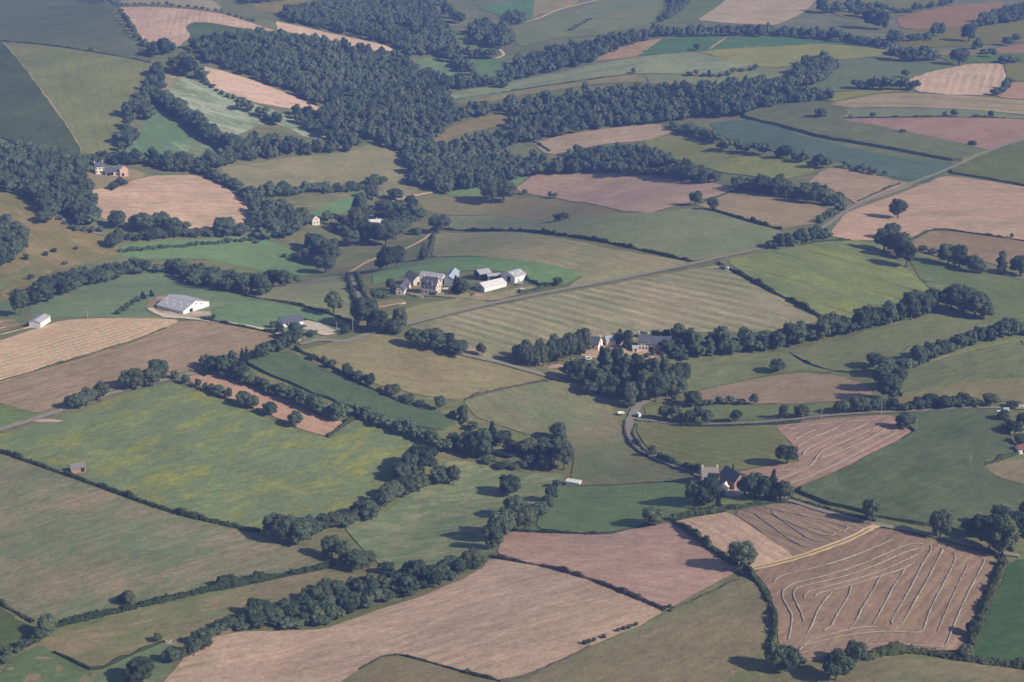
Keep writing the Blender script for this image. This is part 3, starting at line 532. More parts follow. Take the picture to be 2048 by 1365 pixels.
for kd, n in (('b', 6), ('p', 3), ('c', 3), ('s', 4)):
    for lod in (2, 1):
        for s in range(n):
            v, t, q_ = crown(kd, s + 10 * (kd == 'p'), lod)
            mats = [leaf_con] if kd == 'c' else [leaf_t]
            PROTO[kd, lod, s] = mesh_arrays({'b': 'tree_crown', 'p': 'poplar_crown', 'c': 'conifer_crown', 's': 'shrub'}[kd], v, t, q_, mats, 'tris')
    for s in range(n):
        o = trunk_mesh(kd, s); me = bpy.data.meshes.new('trunk'); me.from_pydata(o.v, [], o.f); me.materials.append(bark); PROTO['trunk', kd, s] = me
NV = {'b': 6, 'p': 3, 'c': 3, 's': 4}
KN = {'b': ('broadleaf_tree', 'tree'), 'p': ('poplar_tree', 'poplar'), 'c': ('conifer_tree', 'conifer'), 's': ('shrub', 'shrub')}
LOD0 = {k: [crown(k, s + 50, 0) for s in range(5)] for k in 'bpcs'}
LOD1 = {k: [crown(k, s + 30, 1) for s in range(4)] for k in 'bpcs'}

ITEMS = []     # every plant: base point, width, height (m), kind, site, priority
SITES = {}
def plant(px, py, hpx, wpx, kind='b', site=None, pri=0):
    p = at(px, py); s = pxm(p); d = np.linalg.norm(p - np.array([0, 0, CAMH])); cosv = math.sqrt(max(.1, 1 - ((CAMH - p[2]) / d) ** 2))
    ITEMS.append([p, wpx / s, hpx / s / cosv * .97, kind, site, pri, px, hpx])
def S(site, rows, order='from the left', pri=1):
    """single plants (x, y, height, width in photograph pixels, kind); SITE says where they stand"""
    SITES[site] = order
    for r in rows: plant(r[0], r[1], r[2], r[3], r[4] if len(r) > 4 else 'b', site, pri)
RG = random.Random(11)
def ROW(site, line, gap, h, w, jit=3, kind='b', order='from the left', pri=0, depth=0):
    """a row of plants along a line of the photograph"""
    SITES[site] = order
    ln = densify([np.array(p, float) for p in line], False, 1.0); i = 0.0
    while i < len(ln):
        p = ln[int(i)]; k = RG.uniform(.58, 1.25); kd = RG.choice(kind)
        plant(p[0] + RG.uniform(-jit, jit), p[1] + RG.uniform(-jit, jit) * .5, h * k, w * RG.uniform(.8, 1.2) * (0.6 if kd in 'pc' else 1), kd, site, pri)
        if depth: plant(p[0] + RG.uniform(-jit, jit), p[1] - depth + RG.uniform(-2, 2), h * k * RG.uniform(.75, 1), w * RG.uniform(.8, 1.1), kd, site, pri)
        i += gap * RG.uniform(.75, 1.25)
EXCL = [np.array([q[:2] for q in pts(e)]) for e in ([(862,296),(896,262),(960,236),(1005,228),(1038,242),(1010,272),(960,280),(930,292),(900,302)], [(728,42),(772,54),(772,66),(732,60)], [(786,48),(828,62),(826,76),(788,66)], [(1010,300),(1060,292),(1075,306),(1040,330),(1015,322)])]
def WOOD(site, poly, gap, h, w, kind='b', pri=0, drop=0):
    """trees all over an outline of the photograph; GAP, heights and widths in metres"""
    SITES[site] = 'from the left'
    p = np.array([q[:2] for q in pts([(a, b + drop) for a, b in poly])]); x0, y0 = p.min(0); x1, y1 = p.max(0)
    y = y0; odd = 0
    while y < y1:
        x = x0 + (gap / 2 if odd else 0)
        while x < x1:
            a, b = x + RG.uniform(-.38, .38) * gap, y + RG.uniform(-.38, .38) * gap
            if inside(a, b, p) and not any(inside(a, b, e) for e in EXCL):
                P = np.array([a, b, float(terrain(a, b))]); s = pxm(P); v = P - np.array([0, 0, CAMH])
                px = 1024 + FPX * v[0] / (v @ F_); kd = RG.choice(kind); z = RG.choice((.7, .9, 1, 1, 1.12)); hh = RG.uniform(*h) * z
                if -60 < px < 2110: ITEMS.append([P, RG.uniform(*w) * (.4 + .6 * z) * (.62 if kd in 'pc' else 1), hh, kd, site, pri, px, hh * s])
            x += gap
        y += gap * .9; odd ^= 1
# --- woods (far ones become one mass)
B3 = 'bbbbbbp'
WOOD('in the big wood', [(372,104),(430,82),(520,78),(620,86),(700,104),(800,118),(840,152),(880,168),(900,200),(905,240),(880,270),(860,292),(860,332),(840,382),(826,372),(806,315),(762,292),(690,266),(640,237),(664,224),(652,219),(600,196),(512,160),(420,130)], 8.5, (10, 15), (8.5, 12.5))
WOOD('in the copse below the stubble strip', [(575,228),(640,232),(690,264),(720,292),(690,302),(640,277),(590,250)], 8.5, (9, 13), (8, 11))
WOOD('in the square copse', [(462,304),(500,286),(560,286),(640,300),(715,298),(700,305),(640,312),(560,318),(480,326),(450,326)], 8, (10, 14), (8, 11), B3)
WOOD('in the far wood', [(560,34),(640,16),(700,4),(760,-20),(850,-20),(872,30),(890,60),(912,92),(925,112),(900,120),(870,112),(820,114),(790,101),(720,77),(640,60),(580,46)], 9, (10, 14), (9, 12))
WOOD('far', [(935,66),(1000,60),(1034,86),(1000,100),(950,92)], 9, (13, 17), (10, 13))
WOOD('far', [(1010,36),(1030,30),(1060,46),(1026,52)], 9, (8, 11), (8, 10))
WOOD('far', [(998,164),(1020,136),(1060,116),(1150,96),(1230,80),(1310,70),(1324,76),(1250,96),(1190,126),(1100,146),(1010,166)], 8.5, (9, 13), (8, 11))
WOOD('far', [(838,168),(900,163),(960,167),(1020,167),(1010,177),(950,177),(880,188)], 8.5, (9, 13), (8, 11))
WOOD('far', [(890,224),(960,219),(1050,209),(1200,189),(1280,184),(1380,184),(1480,174),(1580,168),(1604,142),(1650,130),(1676,147),(1640,166),(1560,187),(1640,192),(1660,204),(1560,213),(1480,233),(1400,239),(1310,249),(1180,263),(1070,283),(1000,303),(965,333),(1080,332),(1060,352),(960,377),(880,388),(850,372),(870,302),(880,272),(960,264),(1030,247),(960,234),(900,252)], 9, (10, 15), (9, 13))
WOOD('in the round clump under the small stubble field', [(1120,334),(1150,312),(1250,304),(1310,316),(1360,338),(1412,352),(1380,363),(1300,346),(1160,349),(1100,349)], 8, (11, 15), (9, 12))
WOOD('in the shaded wood by the valley lane', [(-40,300),(60,306),(120,318),(168,336),(178,374),(188,412),(198,457),(160,456),(130,428),(92,434),(72,404),(10,384),(-40,372)], 8, (11, 16), (9, 13))
WOOD('in the wood at the edge of the valley', [(-40,462),(34,466),(54,494),(40,522),(0,538),(-40,540)], 8, (11, 15), (9, 12))
WOOD('in the long belt behind the domed pasture', [(75,590),(110,572),(180,556),(260,540),(350,540),(400,547),(440,556),(500,572),(540,586),(500,593),(460,588),(390,573),(350,550),(260,552),(180,574),(100,606),(60,612)], 8.5, (9, 13), (8.5, 12))
WOOD('in the copse beside the pink stubble', [(490,398),(520,410),(560,420),(600,446),(594,474),(560,484),(520,456),(505,428)], 8.5, (10, 14), (9, 12))
WOOD('far', [(1310,55),(1340,40),(1370,20),(1400,-20),(1330,-20),(1345,10),(1322,40)], 9, (9, 12), (8, 11))
WOOD('far', [(480,12),(560,4),(640,-20),(480,-20)], 10, (8, 11), (7, 10))
WOOD('far', [(860,330),(960,320),(1080,320),(1100,345),(960,378),(880,392),(845,380)], 8.5, (9, 14), (8, 12))
WOOD('far', [(1940,62),(1990,52),(2100,36),(2100,12),(2040,20),(1990,34),(1950,52)], 9, (10, 14), (9, 12))
WOOD('in the rounded hilltop clump', [(1590,150),(1610,128),(1650,122),(1676,140),(1640,166),(1590,180)], 8, (11, 15), (9, 12), pri=0)
# --- rows and hedgerow belts
ROW('far', [(165,2),(225,8),(240,22),(262,60),(280,84),(298,103)], 9, 16, 14, 2)
ROW('far', [(245,12),(330,10),(430,24),(510,44)], 13, 7, 9, 1)
ROW('far', [(305,112),(340,108)], 12, 34, 32)
ROW('far', [(345,148),(372,150),(400,160)], 13, 40, 34, 6)
ROW('far', [(320,150),(330,165),(300,200),(280,232),(300,240)], 8, 28, 24, 7)
ROW('far', [(258,236),(275,232),(300,244)], 12, 34, 32)
ROW('far', [(245,288),(270,280),(250,305)], 10, 32, 28)
ROW('far', [(315,208),(350,228),(375,246),(410,276),(440,296),(480,312)], 9, 34, 34, 4, depth=6)
ROW('far', [(410,165),(440,188),(500,215)], 12, 10, 12, 2)
ROW('far', [(485,222),(500,225),(555,252),(565,250)], 20, 24, 26, 2)
ROW('far', [(170,334),(215,326),(260,332),(300,332),(340,342),(385,342),(440,332),(490,322)], 12, 30, 26, 5, depth=8)
ROW('far', [(390,345),(430,360),(470,378),(505,405)], 12, 26, 26, 4)
ROW('far', [(1310,74),(1450,73),(1560,74),(1660,82),(1776,97)], 8, 22, 18, 3, depth=4)
ROW('far', [(1142,62),(1160,52),(1183,40)], 6, 8, 10, 1)
ROW('far', [(1715,178),(1760,179),(1830,181)], 11, 24, 24, 2)
ROW('far', [(1780,120),(1800,122),(1835,124),(1874,120)], 12, 28, 28, 3)
ROW('far', [(1640,28),(1700,20),(1745,45)], 14, 24, 28, 6)
ROW('far', [(1700,12),(1800,28),(1900,8)], 12, 16, 18, 4)
ROW('far', [(1740,56),(1775,60)], 14, 38, 36, 3)
ROW('far', [(1820,84),(1856,80),(1884,72)], 14, 26, 24, 3)
ROW('far', [(1955,100),(2005,128),(2050,126)], 16, 20, 24, 3)
ROW('far', [(1990,192),(2005,184),(2022,168)], 9, 22, 20, 2)
ROW('far', [(1555,212),(1600,206),(1655,205)], 10, 24, 20, 3)
ROW('far', [(1380,152),(1440,155),(1490,142),(1520,138)], 14, 12, 14, 3)
ROW('far', [(1350,262),(1400,278),(1440,290)], 12, 24, 24, 3, depth=5)
ROW('far', [(1440,300),(1475,302),(1560,316),(1600,322),(1636,338),(1660,334)], 17, 27, 26, 5)
ROW('far', [(1690,335),(1730,346),(1755,350),(1780,354)], 14, 17, 18, 2)
ROW('in the tree belt beside the brown field', [(1480,382),(1540,390),(1600,404),(1650,410),(1690,414)], 15, 34, 32, 4, depth=8)
ROW('beside the straight road below the brown field', [(1640,447),(1665,436),(1690,420)], 12, 24, 22, 3)
ROW('in the short belt left of the straight road', [(1545,497),(1580,492),(1625,484),(1650,478)], 13, 30, 28, 3)
ROW('in the long belt under the yellow green crop', [(1338,708),(1400,714),(1480,704),(1560,697),(1600,690),(1650,676),(1700,667),(1760,655),(1820,640),(1880,622)], 21, 44, 36, 5, 'bbbbp', depth=10)
ROW('in the belt curving down the right meadow', [(2050,672),(2000,678),(1950,692),(1900,707),(1870,718),(1830,738),(1795,748)], 22, 34, 36, 4, depth=6)
ROW('in the belt above the pink domed stubble', [(1240,352),(1300,350),(1370,362),(1420,366)], 12, 24, 26, 3)
ROW('in the hedgerow under the pink stubble', [(240,480),(300,480),(350,474),(430,472),(500,472)], 15, 22, 24, 3, 's')
ROW('in the belt along the dry hillside', [(505,400),(560,396),(620,386),(660,382)], 14, 30, 28, 4)
ROW('in the scrub line below the dry hillside', [(650,386),(700,384),(762,370)], 11, 20, 22, 2, 's')
ROW('in the copse corner by the paddock', [(530,480),(560,475),(590,470),(600,440)], 14, 44, 38, 5)
ROW('in the bank of bushes above the valley meadow', [(240,505),(330,496),(430,488),(510,480)], 9, 9, 14, 2, 's')
ROW('on the track to the cottages', [(690,455),(730,440),(790,440),(840,432)], 16, 24, 26, 6)
ROW('in the conifer hedge above the dark maize strip', [(415,752),(450,738),(500,724),(545,710),(592,694)], 15, 30, 26, 4, 'bbc')
ROW('in the thick hedgerow above the pink strip', [(412,738),(440,748),(512,775),(567,796),(630,826),(684,844)], 18, 34, 36, 4)
ROW('in the hedgerow below the dark maize strip', [(716,834),(760,852),(800,870),(840,882),(880,899),(905,908)], 15, 32, 28, 4)
ROW('far', [(800,240),(800,300),(812,330)], 12, 26, 12, 8, 'p')
ROW('in the roadside hedge behind the maize', [(1808,822),(1850,817),(1900,814),(1950,814)], 15, 22, 26, 3, 's')
# scrub belt above the foreground stubble
WOOD('in the scrub belt above the big stubble', [(385,1305),(430,1262),(500,1232),(590,1205),(660,1178),(740,1165),(800,1150),(880,1140),(950,1128),(980,1116),(968,1130),(925,1154),(840,1188),(740,1218),(650,1251),(560,1257),(480,1258),(430,1274)], 4.6, (3.5, 9), (5, 8.5), 'sssb')
ROW('far', [(886,114),(905,130),(930,147),(946,154)], 9, 28, 24, 3, depth=8)
ROW('far', [(936,118),(960,119),(988,117)], 10, 26, 24, 2)
ROW('far', [(880,20),(905,40),(925,50)], 12, 26, 26, 4)
ROW('far', [(770,215),(790,245),(812,262)], 9, 34, 14, 12, 'p', depth=10)
ROW('far', [(318,150),(300,178),(286,206),(264,240),(256,264),(249,290),(245,312)], 8, 24, 20, 4)
ROW('far', [(120,440),(150,462),(205,466)], 16, 12, 14, 3, 's')
# --- single trees and small groups one can point at
S('standing in the crop on the far ridge', [(1393,102,15,14)])
S('on the field corner below the pale striped ridge', [(1267,147,11,9)])
S('on the line between the two far left fields', [(182,103,9,9)])
S('beside the curving maize strip', [(1640,238,24,24)])
S('standing at the corner of the fine lined stubble', [(1811,156,17,16)])
S('along the top of the purplish bare field', [(1745,236,12,14,'s'),(1890,234,12,10),(1907,234,15,15),(1982,236,17,12)])
S('standing in the purplish bare field', [(1805,269,12,12),(1944,295,15,18)])
S('on the far right slope', [(1918,131,34,40),(1980,106,9,14,'s'),(2015,92,20,22),(2030,86,18,18),(1937,84,40,28),(1947,99,10,10),(1790,94,35,35)])
S('standing alone in the wide pink stubble', [(1795,438,41,33)])
S('in the oak clump by the yellow green crop', [(1784,480,38,32),(1768,502,46,42),(1800,517,52,44),(1812,535,50,40),(1790,508,44,36)])
S('in the right roadside clump under the brown field', [(1895,531,45,42),(1918,536,46,38),(1945,546,38,32),(2040,553,46,40),(1962,548,24,22)])
S('rising pale above the right roadside hedge', [(2001,549,46,22,'p')])
S('along the hedge of the right brown field', [(1845,503,13,20,'s'),(1866,509,13,22,'s'),(2023,476,10,8)])
S('at the round end of the long belt', [(1902,622,54,50),(1925,628,58,54),(1950,634,58,50),(1968,640,36,34)])
S('beside the straight road above the short belt', [(1430,365,24,24),(1475,378,26,28)])
S('on the boundary of the pink domed stubble', [(1391,411,29,26),(1425,420,27,22)])
S('on the left edge of the pink domed stubble', [(1050,389,12,11),(1100,396,13,9),(1110,397,13,11)])
S('in the grey green pasture near the rough hollow', [(1116,442,16,20,'s'),(1129,441,17,18,'s')])
S('at the foot of the domed stubble, tallest there', [(985,408,52,44),(1008,406,50,40)])
S('by the gate to the hilltop farm field', [(1115,571,18,21)])
S('at the hedge end above the pale domed field', [(878,466,36,42)])
S('on the slope left of the pale domed field', [(849,518,32,26,'c')])
S('alone on the grass slope by the sunken lane', [(668,629,46,36)])
S('in the tall group above the sunken lane', [(775,540,48,40),(795,535,44,34),(763,541,28,26),(748,490,46,38),(772,492,54,46),(792,480,40,36),(800,468,36,34)])
S('beside the cottages in the hollow', [(712,472,60,30),(722,448,62,34),(690,455,26,26),(745,402,38,28),(790,402,28,30),(822,426,36,26),(840,442,26,26),(655,442,20,24),(614,452,22,22),(770,420,22,40),(800,425,24,36),(702,492,34,34),(720,470,48,36),(735,482,40,34),(690,470,24,30),(820,452,22,30),(805,462,26,30),(835,470,16,22,'s'),(676,462,14,22,'s'),(780,446,26,34),(760,440,20,30)])
S('in the clump between the two valley meadows', [(622,500,34,32),(640,522,46,44),(662,532,56,42),(615,526,30,32),(652,546,36,40),(632,508,40,36)])
S('at the end of the long valley belt', [(545,572,36,34),(570,573,33,32),(595,566,18,18),(524,590,40,36)])
S('along the bank of the long valley meadow', [(570,516,10,12,'s'),(590,522,11,14,'s'),(514,488,10,12,'s')])
S('around the manor house', [(782,582,25,21),(912,586,36,20,'c'),(928,590,28,24),(922,580,26,22),(752,602,23,24),(768,596,16,20,'s'),(870,591,9,14,'s')])
S('at the lane crossing under the manor', [(735,656,64,50),(758,666,46,38),(800,664,52,28),(786,668,30,40),(718,648,38,34),(692,668,18,22,'s')])
S('in the row below the striped field', [(830,694,36,36),(852,698,40,38),(872,700,42,42),(893,697,32,36)])
S('beside the pale lane, lighter than its neighbours', [(915,711,34,42)])
S('standing alone above the pale lane', [(963,713,28,18)])
S('around the dark roofed bungalow', [(590,682,38,32),(545,656,14,14,'s'),(560,666,18,20,'s'),(625,672,13,22,'s'),(576,692,30,30)])
S('standing alone at the edge of the domed pasture', [(42,632,56,32)])
S('along the bottom of the pink stubble field', [(235,458,38,34),(285,466,42,46),(322,463,40,36),(346,471,38,36),(373,461,18,18),(450,472,42,44),(482,472,26,30),(502,464,26,26)])
S('at the left foot of the pink stubble', [(228,496,30,34)])
S('on the rough valley floor by the lane', [(90,446,26,34)])
S('in the bush row behind the white barn', [(238,629,10,14,'s'),(247,622,11,14,'s'),(256,616,12,14,'s'),(266,610,12,14,'s'),(276,604,12,14,'s'),(286,598,16,14,'c'),(303,593,14,12,'c')])
S('on the drive by the white barn', [(428,637,10,8,'s')])
S('in front of the stone farm', [(228,380,16,22,'s'),(248,372,14,18,'s'),(240,366,12,16,'s')])
S('on the lane above the yellow flecked meadow', [(143,819,30,26),(160,818,34,30),(175,813,38,34),(201,803,40,30),(258,778,38,36),(272,779,42,40),(293,773,32,28),(318,766,50,40),(306,774,40,36),(350,759,20,18)])
S('in the little row along the pink strip', [(371,769,20,17),(397,776,20,14),(411,782,18,12),(423,785,20,14),(439,793,24,22),(457,799,24,17),(487,813,34,30),(507,819,28,24),(540,831,30,28),(592,856,34,28)])
S('in the hedge above the dark maize strip', [(625,720,12,18,'s'),(648,724,12,14),(664,737,20,20),(694,752,26,22),(705,760,20,20),(717,769,28,22),(739,776,30,24),(758,784,11,12,'s'),(785,794,26,34),(815,803,16,32,'s'),(840,813,14,20,'s'),(880,824,34,22),(905,839,18,18),(926,847,36,24),(945,861,20,24,'s')])
S('in the grove on the left of the pond', [(930,908,38,36),(948,914,50,36),(966,918,62,40),(985,884,42,26,'c'),(1000,892,30,30),(918,900,30,34),(1012,886,24,26),(940,896,34,36),(962,902,44,36),(908,892,26,30),(1028,896,16,22,'s'),(976,912,22,24)])
S('in the grove on the right of the pond', [(1046,912,30,28),(1076,918,30,30),(1102,908,28,28),(1118,882,36,36),(1128,940,54,44),(1108,928,38,38),(1062,932,22,26),(1000,938,14,26,'s'),(1028,940,14,24,'s'),(1092,938,30,30),(1048,936,16,24,'s'),(975,928,16,24,'s'),(1060,910,34,34),(1090,920,34,34),(1088,902,26,30),(1118,912,36,36),(1014,934,12,26,'s'),(986,924,12,18,'s')])
S('in the big clump cornering the yellow meadow', [(846,948,58,62),(822,956,50,48),(802,966,46,40),(810,990,38,46),(838,985,38,44)])
S('standing by the big meadow clump', [(880,967,38,40),(907,972,44,24)])
S('in the hedge under the yellow flecked meadow', [(786,1000,38,42),(772,1014,42,40),(738,1040,38,44),(722,1036,34,40),(690,1052,26,40),(704,1048,24,30)])
S('in the dark clump tipping the yellow meadow', [(548,1078,50,44),(570,1088,60,50),(596,1091,60,50),(622,1080,48,42),(646,1062,34,32),(668,1056,30,36)])
S('standing alone in the light green pasture', [(1018,991,44,44)])
S('in the clump beside the pink ploughed field', [(1030,1036,46,42),(1000,1082,62,50),(986,1098,50,38),(1050,1062,44,38),(1012,1068,56,44)])
S('below the small shelter', [(1082,1032,30,32),(1104,1002,34,26),(1096,1016,26,26),(1114,975,16,20,'s'),(1060,1040,28,28)])
S('in the pasture clump left of the scrub belt', [(664,1116,48,40),(690,1126,44,34),(716,1140,42,44),(738,1136,34,30)])
S('round and alone beside the scrub belt', [(768,1146,22,28,'s'),(782,1142,18,18,'s')])
S('in the hedge of the brown grazed field', [(98,1272,42,42),(80,1284,26,32),(258,1212,30,28),(244,1206,18,22,'s')])
S('along the edge of the dark green plot', [(46,1297,18,24,'s'),(15,1312,20,22,'s'),(35,1306,12,14,'s'),(8,1328,18,20,'s'),(62,1290,14,18,'s')])
S('in the rough grazing beside the dead branches', [(316,1285,20,18,'s')])
S('in the hedge edging the rough grazing', [(285,1366,48,54),(268,1372,34,40),(345,1326,30,34),(388,1312,36,32),(410,1300,28,28),(365,1318,22,26,'s')])
S('spreading alone beside the dirt track', [(1482,1138,56,54)])
S('on the upper edge of the pink ploughed field', [(1306,1049,33,46)])
S('in the hedge left of the looping straw field', [(1552,1342,54,44),(1574,1344,56,46),(1602,1330,16,24,'s')])
S('pair in front of the looping straw field', [(1672,1362,60,56),(1709,1332,50,46)])
S('in the hedge of the dark green corner field', [(1944,1272,32,28),(1932,1318,28,34),(2006,1134,18,24,'s'),(1960,1240,12,16,'s'),(1978,1186,12,16,'s')])
S('in the dark grove at the right edge', [(1978,1100,56,50),(2004,1112,80,58),(1962,1078,50,48),(2034,1084,66,50),(2000,1066,56,46),(1946,1072,34,34),(2052,1060,60,44)])
S('rising over the lane by the maize', [(1880,1077,62,42),(1740,1047,54,32)])
S('tall dark spire in the farm shelter belt', [(1545,1000,62,28,'c')])
S('in the shelter belt behind the white roofed farm', [(1490,992,38,34),(1510,996,50,40),(1528,1000,48,34),(1568,1004,42,32),(1552,1004,34,24)])
S('in front of the farm by the road bend', [(1390,1007,46,42),(1418,1006,52,44),(1404,1010,40,34),(1436,1020,36,15,'c')])
S('between olive field and pink straw field', [(1573,929,38,44)])
S('at the roadside in the bend', [(1305,911,20,18)])
S('thin dark spire beside the farm roof', [(1466,942,17,5,'c')])
S('round, in the corner of the maize field', [(1808,857,30,36),(1826,852,18,20,'s')])
S('along the upper side of the narrow lane field', [(1384,813,34,34),(1438,809,17,17),(1460,809,18,18),(1508,809,22,18),(1482,809,12,20,'s'),(1348,802,14,12,'s'),(1410,812,14,14,'s'),(1422,812,14,10)])
S('along the narrow lane', [(1352,842,30,28),(1328,840,30,24),(1380,847,30,22),(1413,848,32,24),(1396,840,28,22),(1472,844,24,24),(1567,837,30,18),(1602,834,26,30)])
S('where the narrow lane meets the meadow belt', [(1680,827,26,28),(1714,824,32,34),(1728,824,30,30),(1748,823,28,28),(1766,820,24,18)])
S('at the lower end of the meadow belt', [(1778,802,62,44),(1796,778,44,34),(1762,782,50,36),(1772,752,38,40),(1748,736,30,34),(1784,820,26,24)])
S('standing in the rough green meadow', [(1554,745,27,28)])
S('in the hedge behind the wide maize', [(1838,817,22,36,'s'),(1860,814,28,34),(1890,818,26,30),(1906,816,22,20),(1926,813,29,30),(1980,813,26,34),(2024,816,14,28,'s')])
S('in the garden at the right edge', [(2008,846,26,26),(2028,872,30,32),(2040,892,24,28),(2046,850,26,26),(2012,862,18,20,'s')])
S('scattered over the rough valley floor', [(108,505,9,12,'s'),(92,512,10,12,'s'),(130,530,8,12,'s'),(62,560,12,16,'s'),(70,575,10,14,'s'),(25,590,9,12,'s'),(152,500,7,10,'s'),(52,520,12,14,'s')])
S('in the tall poplar grove below the farm', [(1160,768,52,36),(1184,772,50,26,'p'),(1204,764,70,22,'p'),(1214,766,72,24,'p'),(1226,764,68,22,'p'),(1238,766,70,24,'p'),(1254,770,62,28,'p'),(1268,770,62,28,'p'),(1280,772,62,26,'p'),(1298,780,64,28,'p'),(1310,782,66,28,'p'),(1326,778,62,28,'p'),(1345,776,48,40),(1364,770,46,36),(1288,802,62,42),(1312,804,60,42),(1334,794,52,38),(1142,764,42,34),(1200,784,46,36),(1228,790,40,34),(1355,790,42,36),(1250,790,44,28,'p'),(1180,790,30,34),(1215,796,26,30,'s')])
S('pale at the mouth of the poplar grove', [(1258,814,50,36)])
S('in the dark tree wall left of the farm', [(1034,728,40,22),(1046,732,46,24),(1058,735,48,24),(1072,735,50,24),(1086,733,52,24),(1100,730,54,24),(1114,727,54,24),(1128,723,54,24),(1142,720,54,24),(1156,715,54,24),(1170,710,54,26),(1052,722,44,24),(1080,722,46,24),(1108,716,48,24),(1138,708,48,24),(1164,702,48,24)])
S('behind the brick farmhouse', [(1240,690,26,22),(1256,700,40,24),(1285,676,14,18),(1312,677,18,20),(1332,678,20,22),(1356,688,42,28),(1374,692,30,26),(1240,672,16,14,'c')])
S('in the farmhouse garden', [(1306,712,12,12,'s'),(1324,714,12,14,'s'),(1292,716,10,14,'s'),(1352,716,16,22,'s'),(1368,720,14,20,'s')])
# --- split: the largest plants are things, the rest one mass
def ordinal(n):
    if 10 <= n % 100 <= 20: return f'{n}th'
    return f"{n}{ {1: 'st', 2: 'nd', 3: 'rd'}.get(n % 10, 'th')}"
WORDS = ['first', 'second', 'third', 'fourth', 'fifth', 'sixth', 'seventh', 'eighth', 'ninth', 'tenth', 'eleventh', 'twelfth']
CAP = {'b': 300, 's': 280, 'p': 80, 'c': 60}
things = []; rest = []
for k in 'bspc':
    L = sorted([i for i in ITEMS if i[3] == k], key=lambda i: (-i[5], -i[7]))
    n = [i for i in L if i[5] > 0 or (i[4] not in (None, 'far') and i[7] > 13)][:CAP[k]]; ids = set(map(id, n))
    things += n; rest += [i for i in L if id(i) not in ids]
bysite = {}
for i in things: bysite.setdefault((i[4], i[3]), []).append(i)
rs = random.Random(5)
for (site, k), L in bysite.items():
    L.sort(key=lambda i: i[6]); n = len(L)
    for j, (P, wd, ht, kd, _, pri, px, hp) in enumerate(L):
        noun = {'b': 'tree', 's': 'bush', 'p': 'poplar', 'c': 'conifer'}[k]
        wd_ = 'slender' if wd < .62 * ht and k != 'p' else 'broad' if wd > 1.02 * ht else 'round' if k in 'bs' else 'tall'
        if n == 1: lab = f'{wd_} {noun} {site}'
        else:
            o_ = WORDS[j] if j < 12 else ordinal(j + 1); lab = f'{wd_} {noun}, {o_} from left {site}'
        sd = rs.randrange(NV[k]); lod = 2 if hp > 22 else 1; s1 = wd * 1.13; rz = rs.uniform(0, 6.28)
        if k == 's':
            o = link('shrub', PROTO[k, lod, sd])
        else:
            o = bpy.data.objects.new(KN[k][0], None); COL.objects.link(o)
            c = link('crown', PROTO[k, lod, sd], o); t = link('trunk', PROTO['trunk', k, sd], o)
            if 'pale' in site or 'lighter' in site or (pri and rs.random() < .06 and k == 'b'):
                c.material_slots[0].link = 'OBJECT'; c.material_slots[0].material = leaf_pale
        o.location = (P[0], P[1], P[2] - .1); o.rotation_euler = (0, 0, rz); o.scale = (s1, s1, ht)
        tag(o, lab, KN[k][1], f"{noun}{'es' if noun == 'bush' else 's'} {site}" if n > 1 else None)
Vs, Ts, Qs, tn, n0 = [], [], [], [], 0; rg = np.random.default_rng(9)
for P, wd, ht, kd, site, pri, px, hp in rest:
    v, t, q_ = (LOD1 if hp > 30 else LOD0)[kd][rg.integers(4)]
    a = rg.uniform(0, 6.28); c, s = math.cos(a), math.sin(a)
    if kd == 's': wd *= 1.1
    X = np.column_stack([(v[:, 0] * c - v[:, 1] * s) * wd + P[0], (v[:, 0] * s + v[:, 1] * c) * wd + P[1], v[:, 2] * ht + P[2] - .3])
    Vs.append(X); Ts.append(t + n0); Qs.append(q_ + n0); tn.append(np.full(len(v), np.clip(rg.normal(.5, .22) + (.45 if kd == 'p' else 0) + .25 * math.sin(P[0] / 41) * math.sin(P[1] / 57 + 1), 0, 1.3))); n0 += len(v)
wood = link('woodland', mesh_arrays('woodland', np.vstack(Vs), np.vstack(Ts), np.vstack(Qs), [leaf_m], 'tris', np.concatenate(tn)))
tag(wood, 'dense far woods and tree lines filling the valleys', None, None, 'stuff')
print('things', len(things), {k: sum(i[3] == k for i in things) for k in 'bspc'}, 'rest', len(rest), n0)

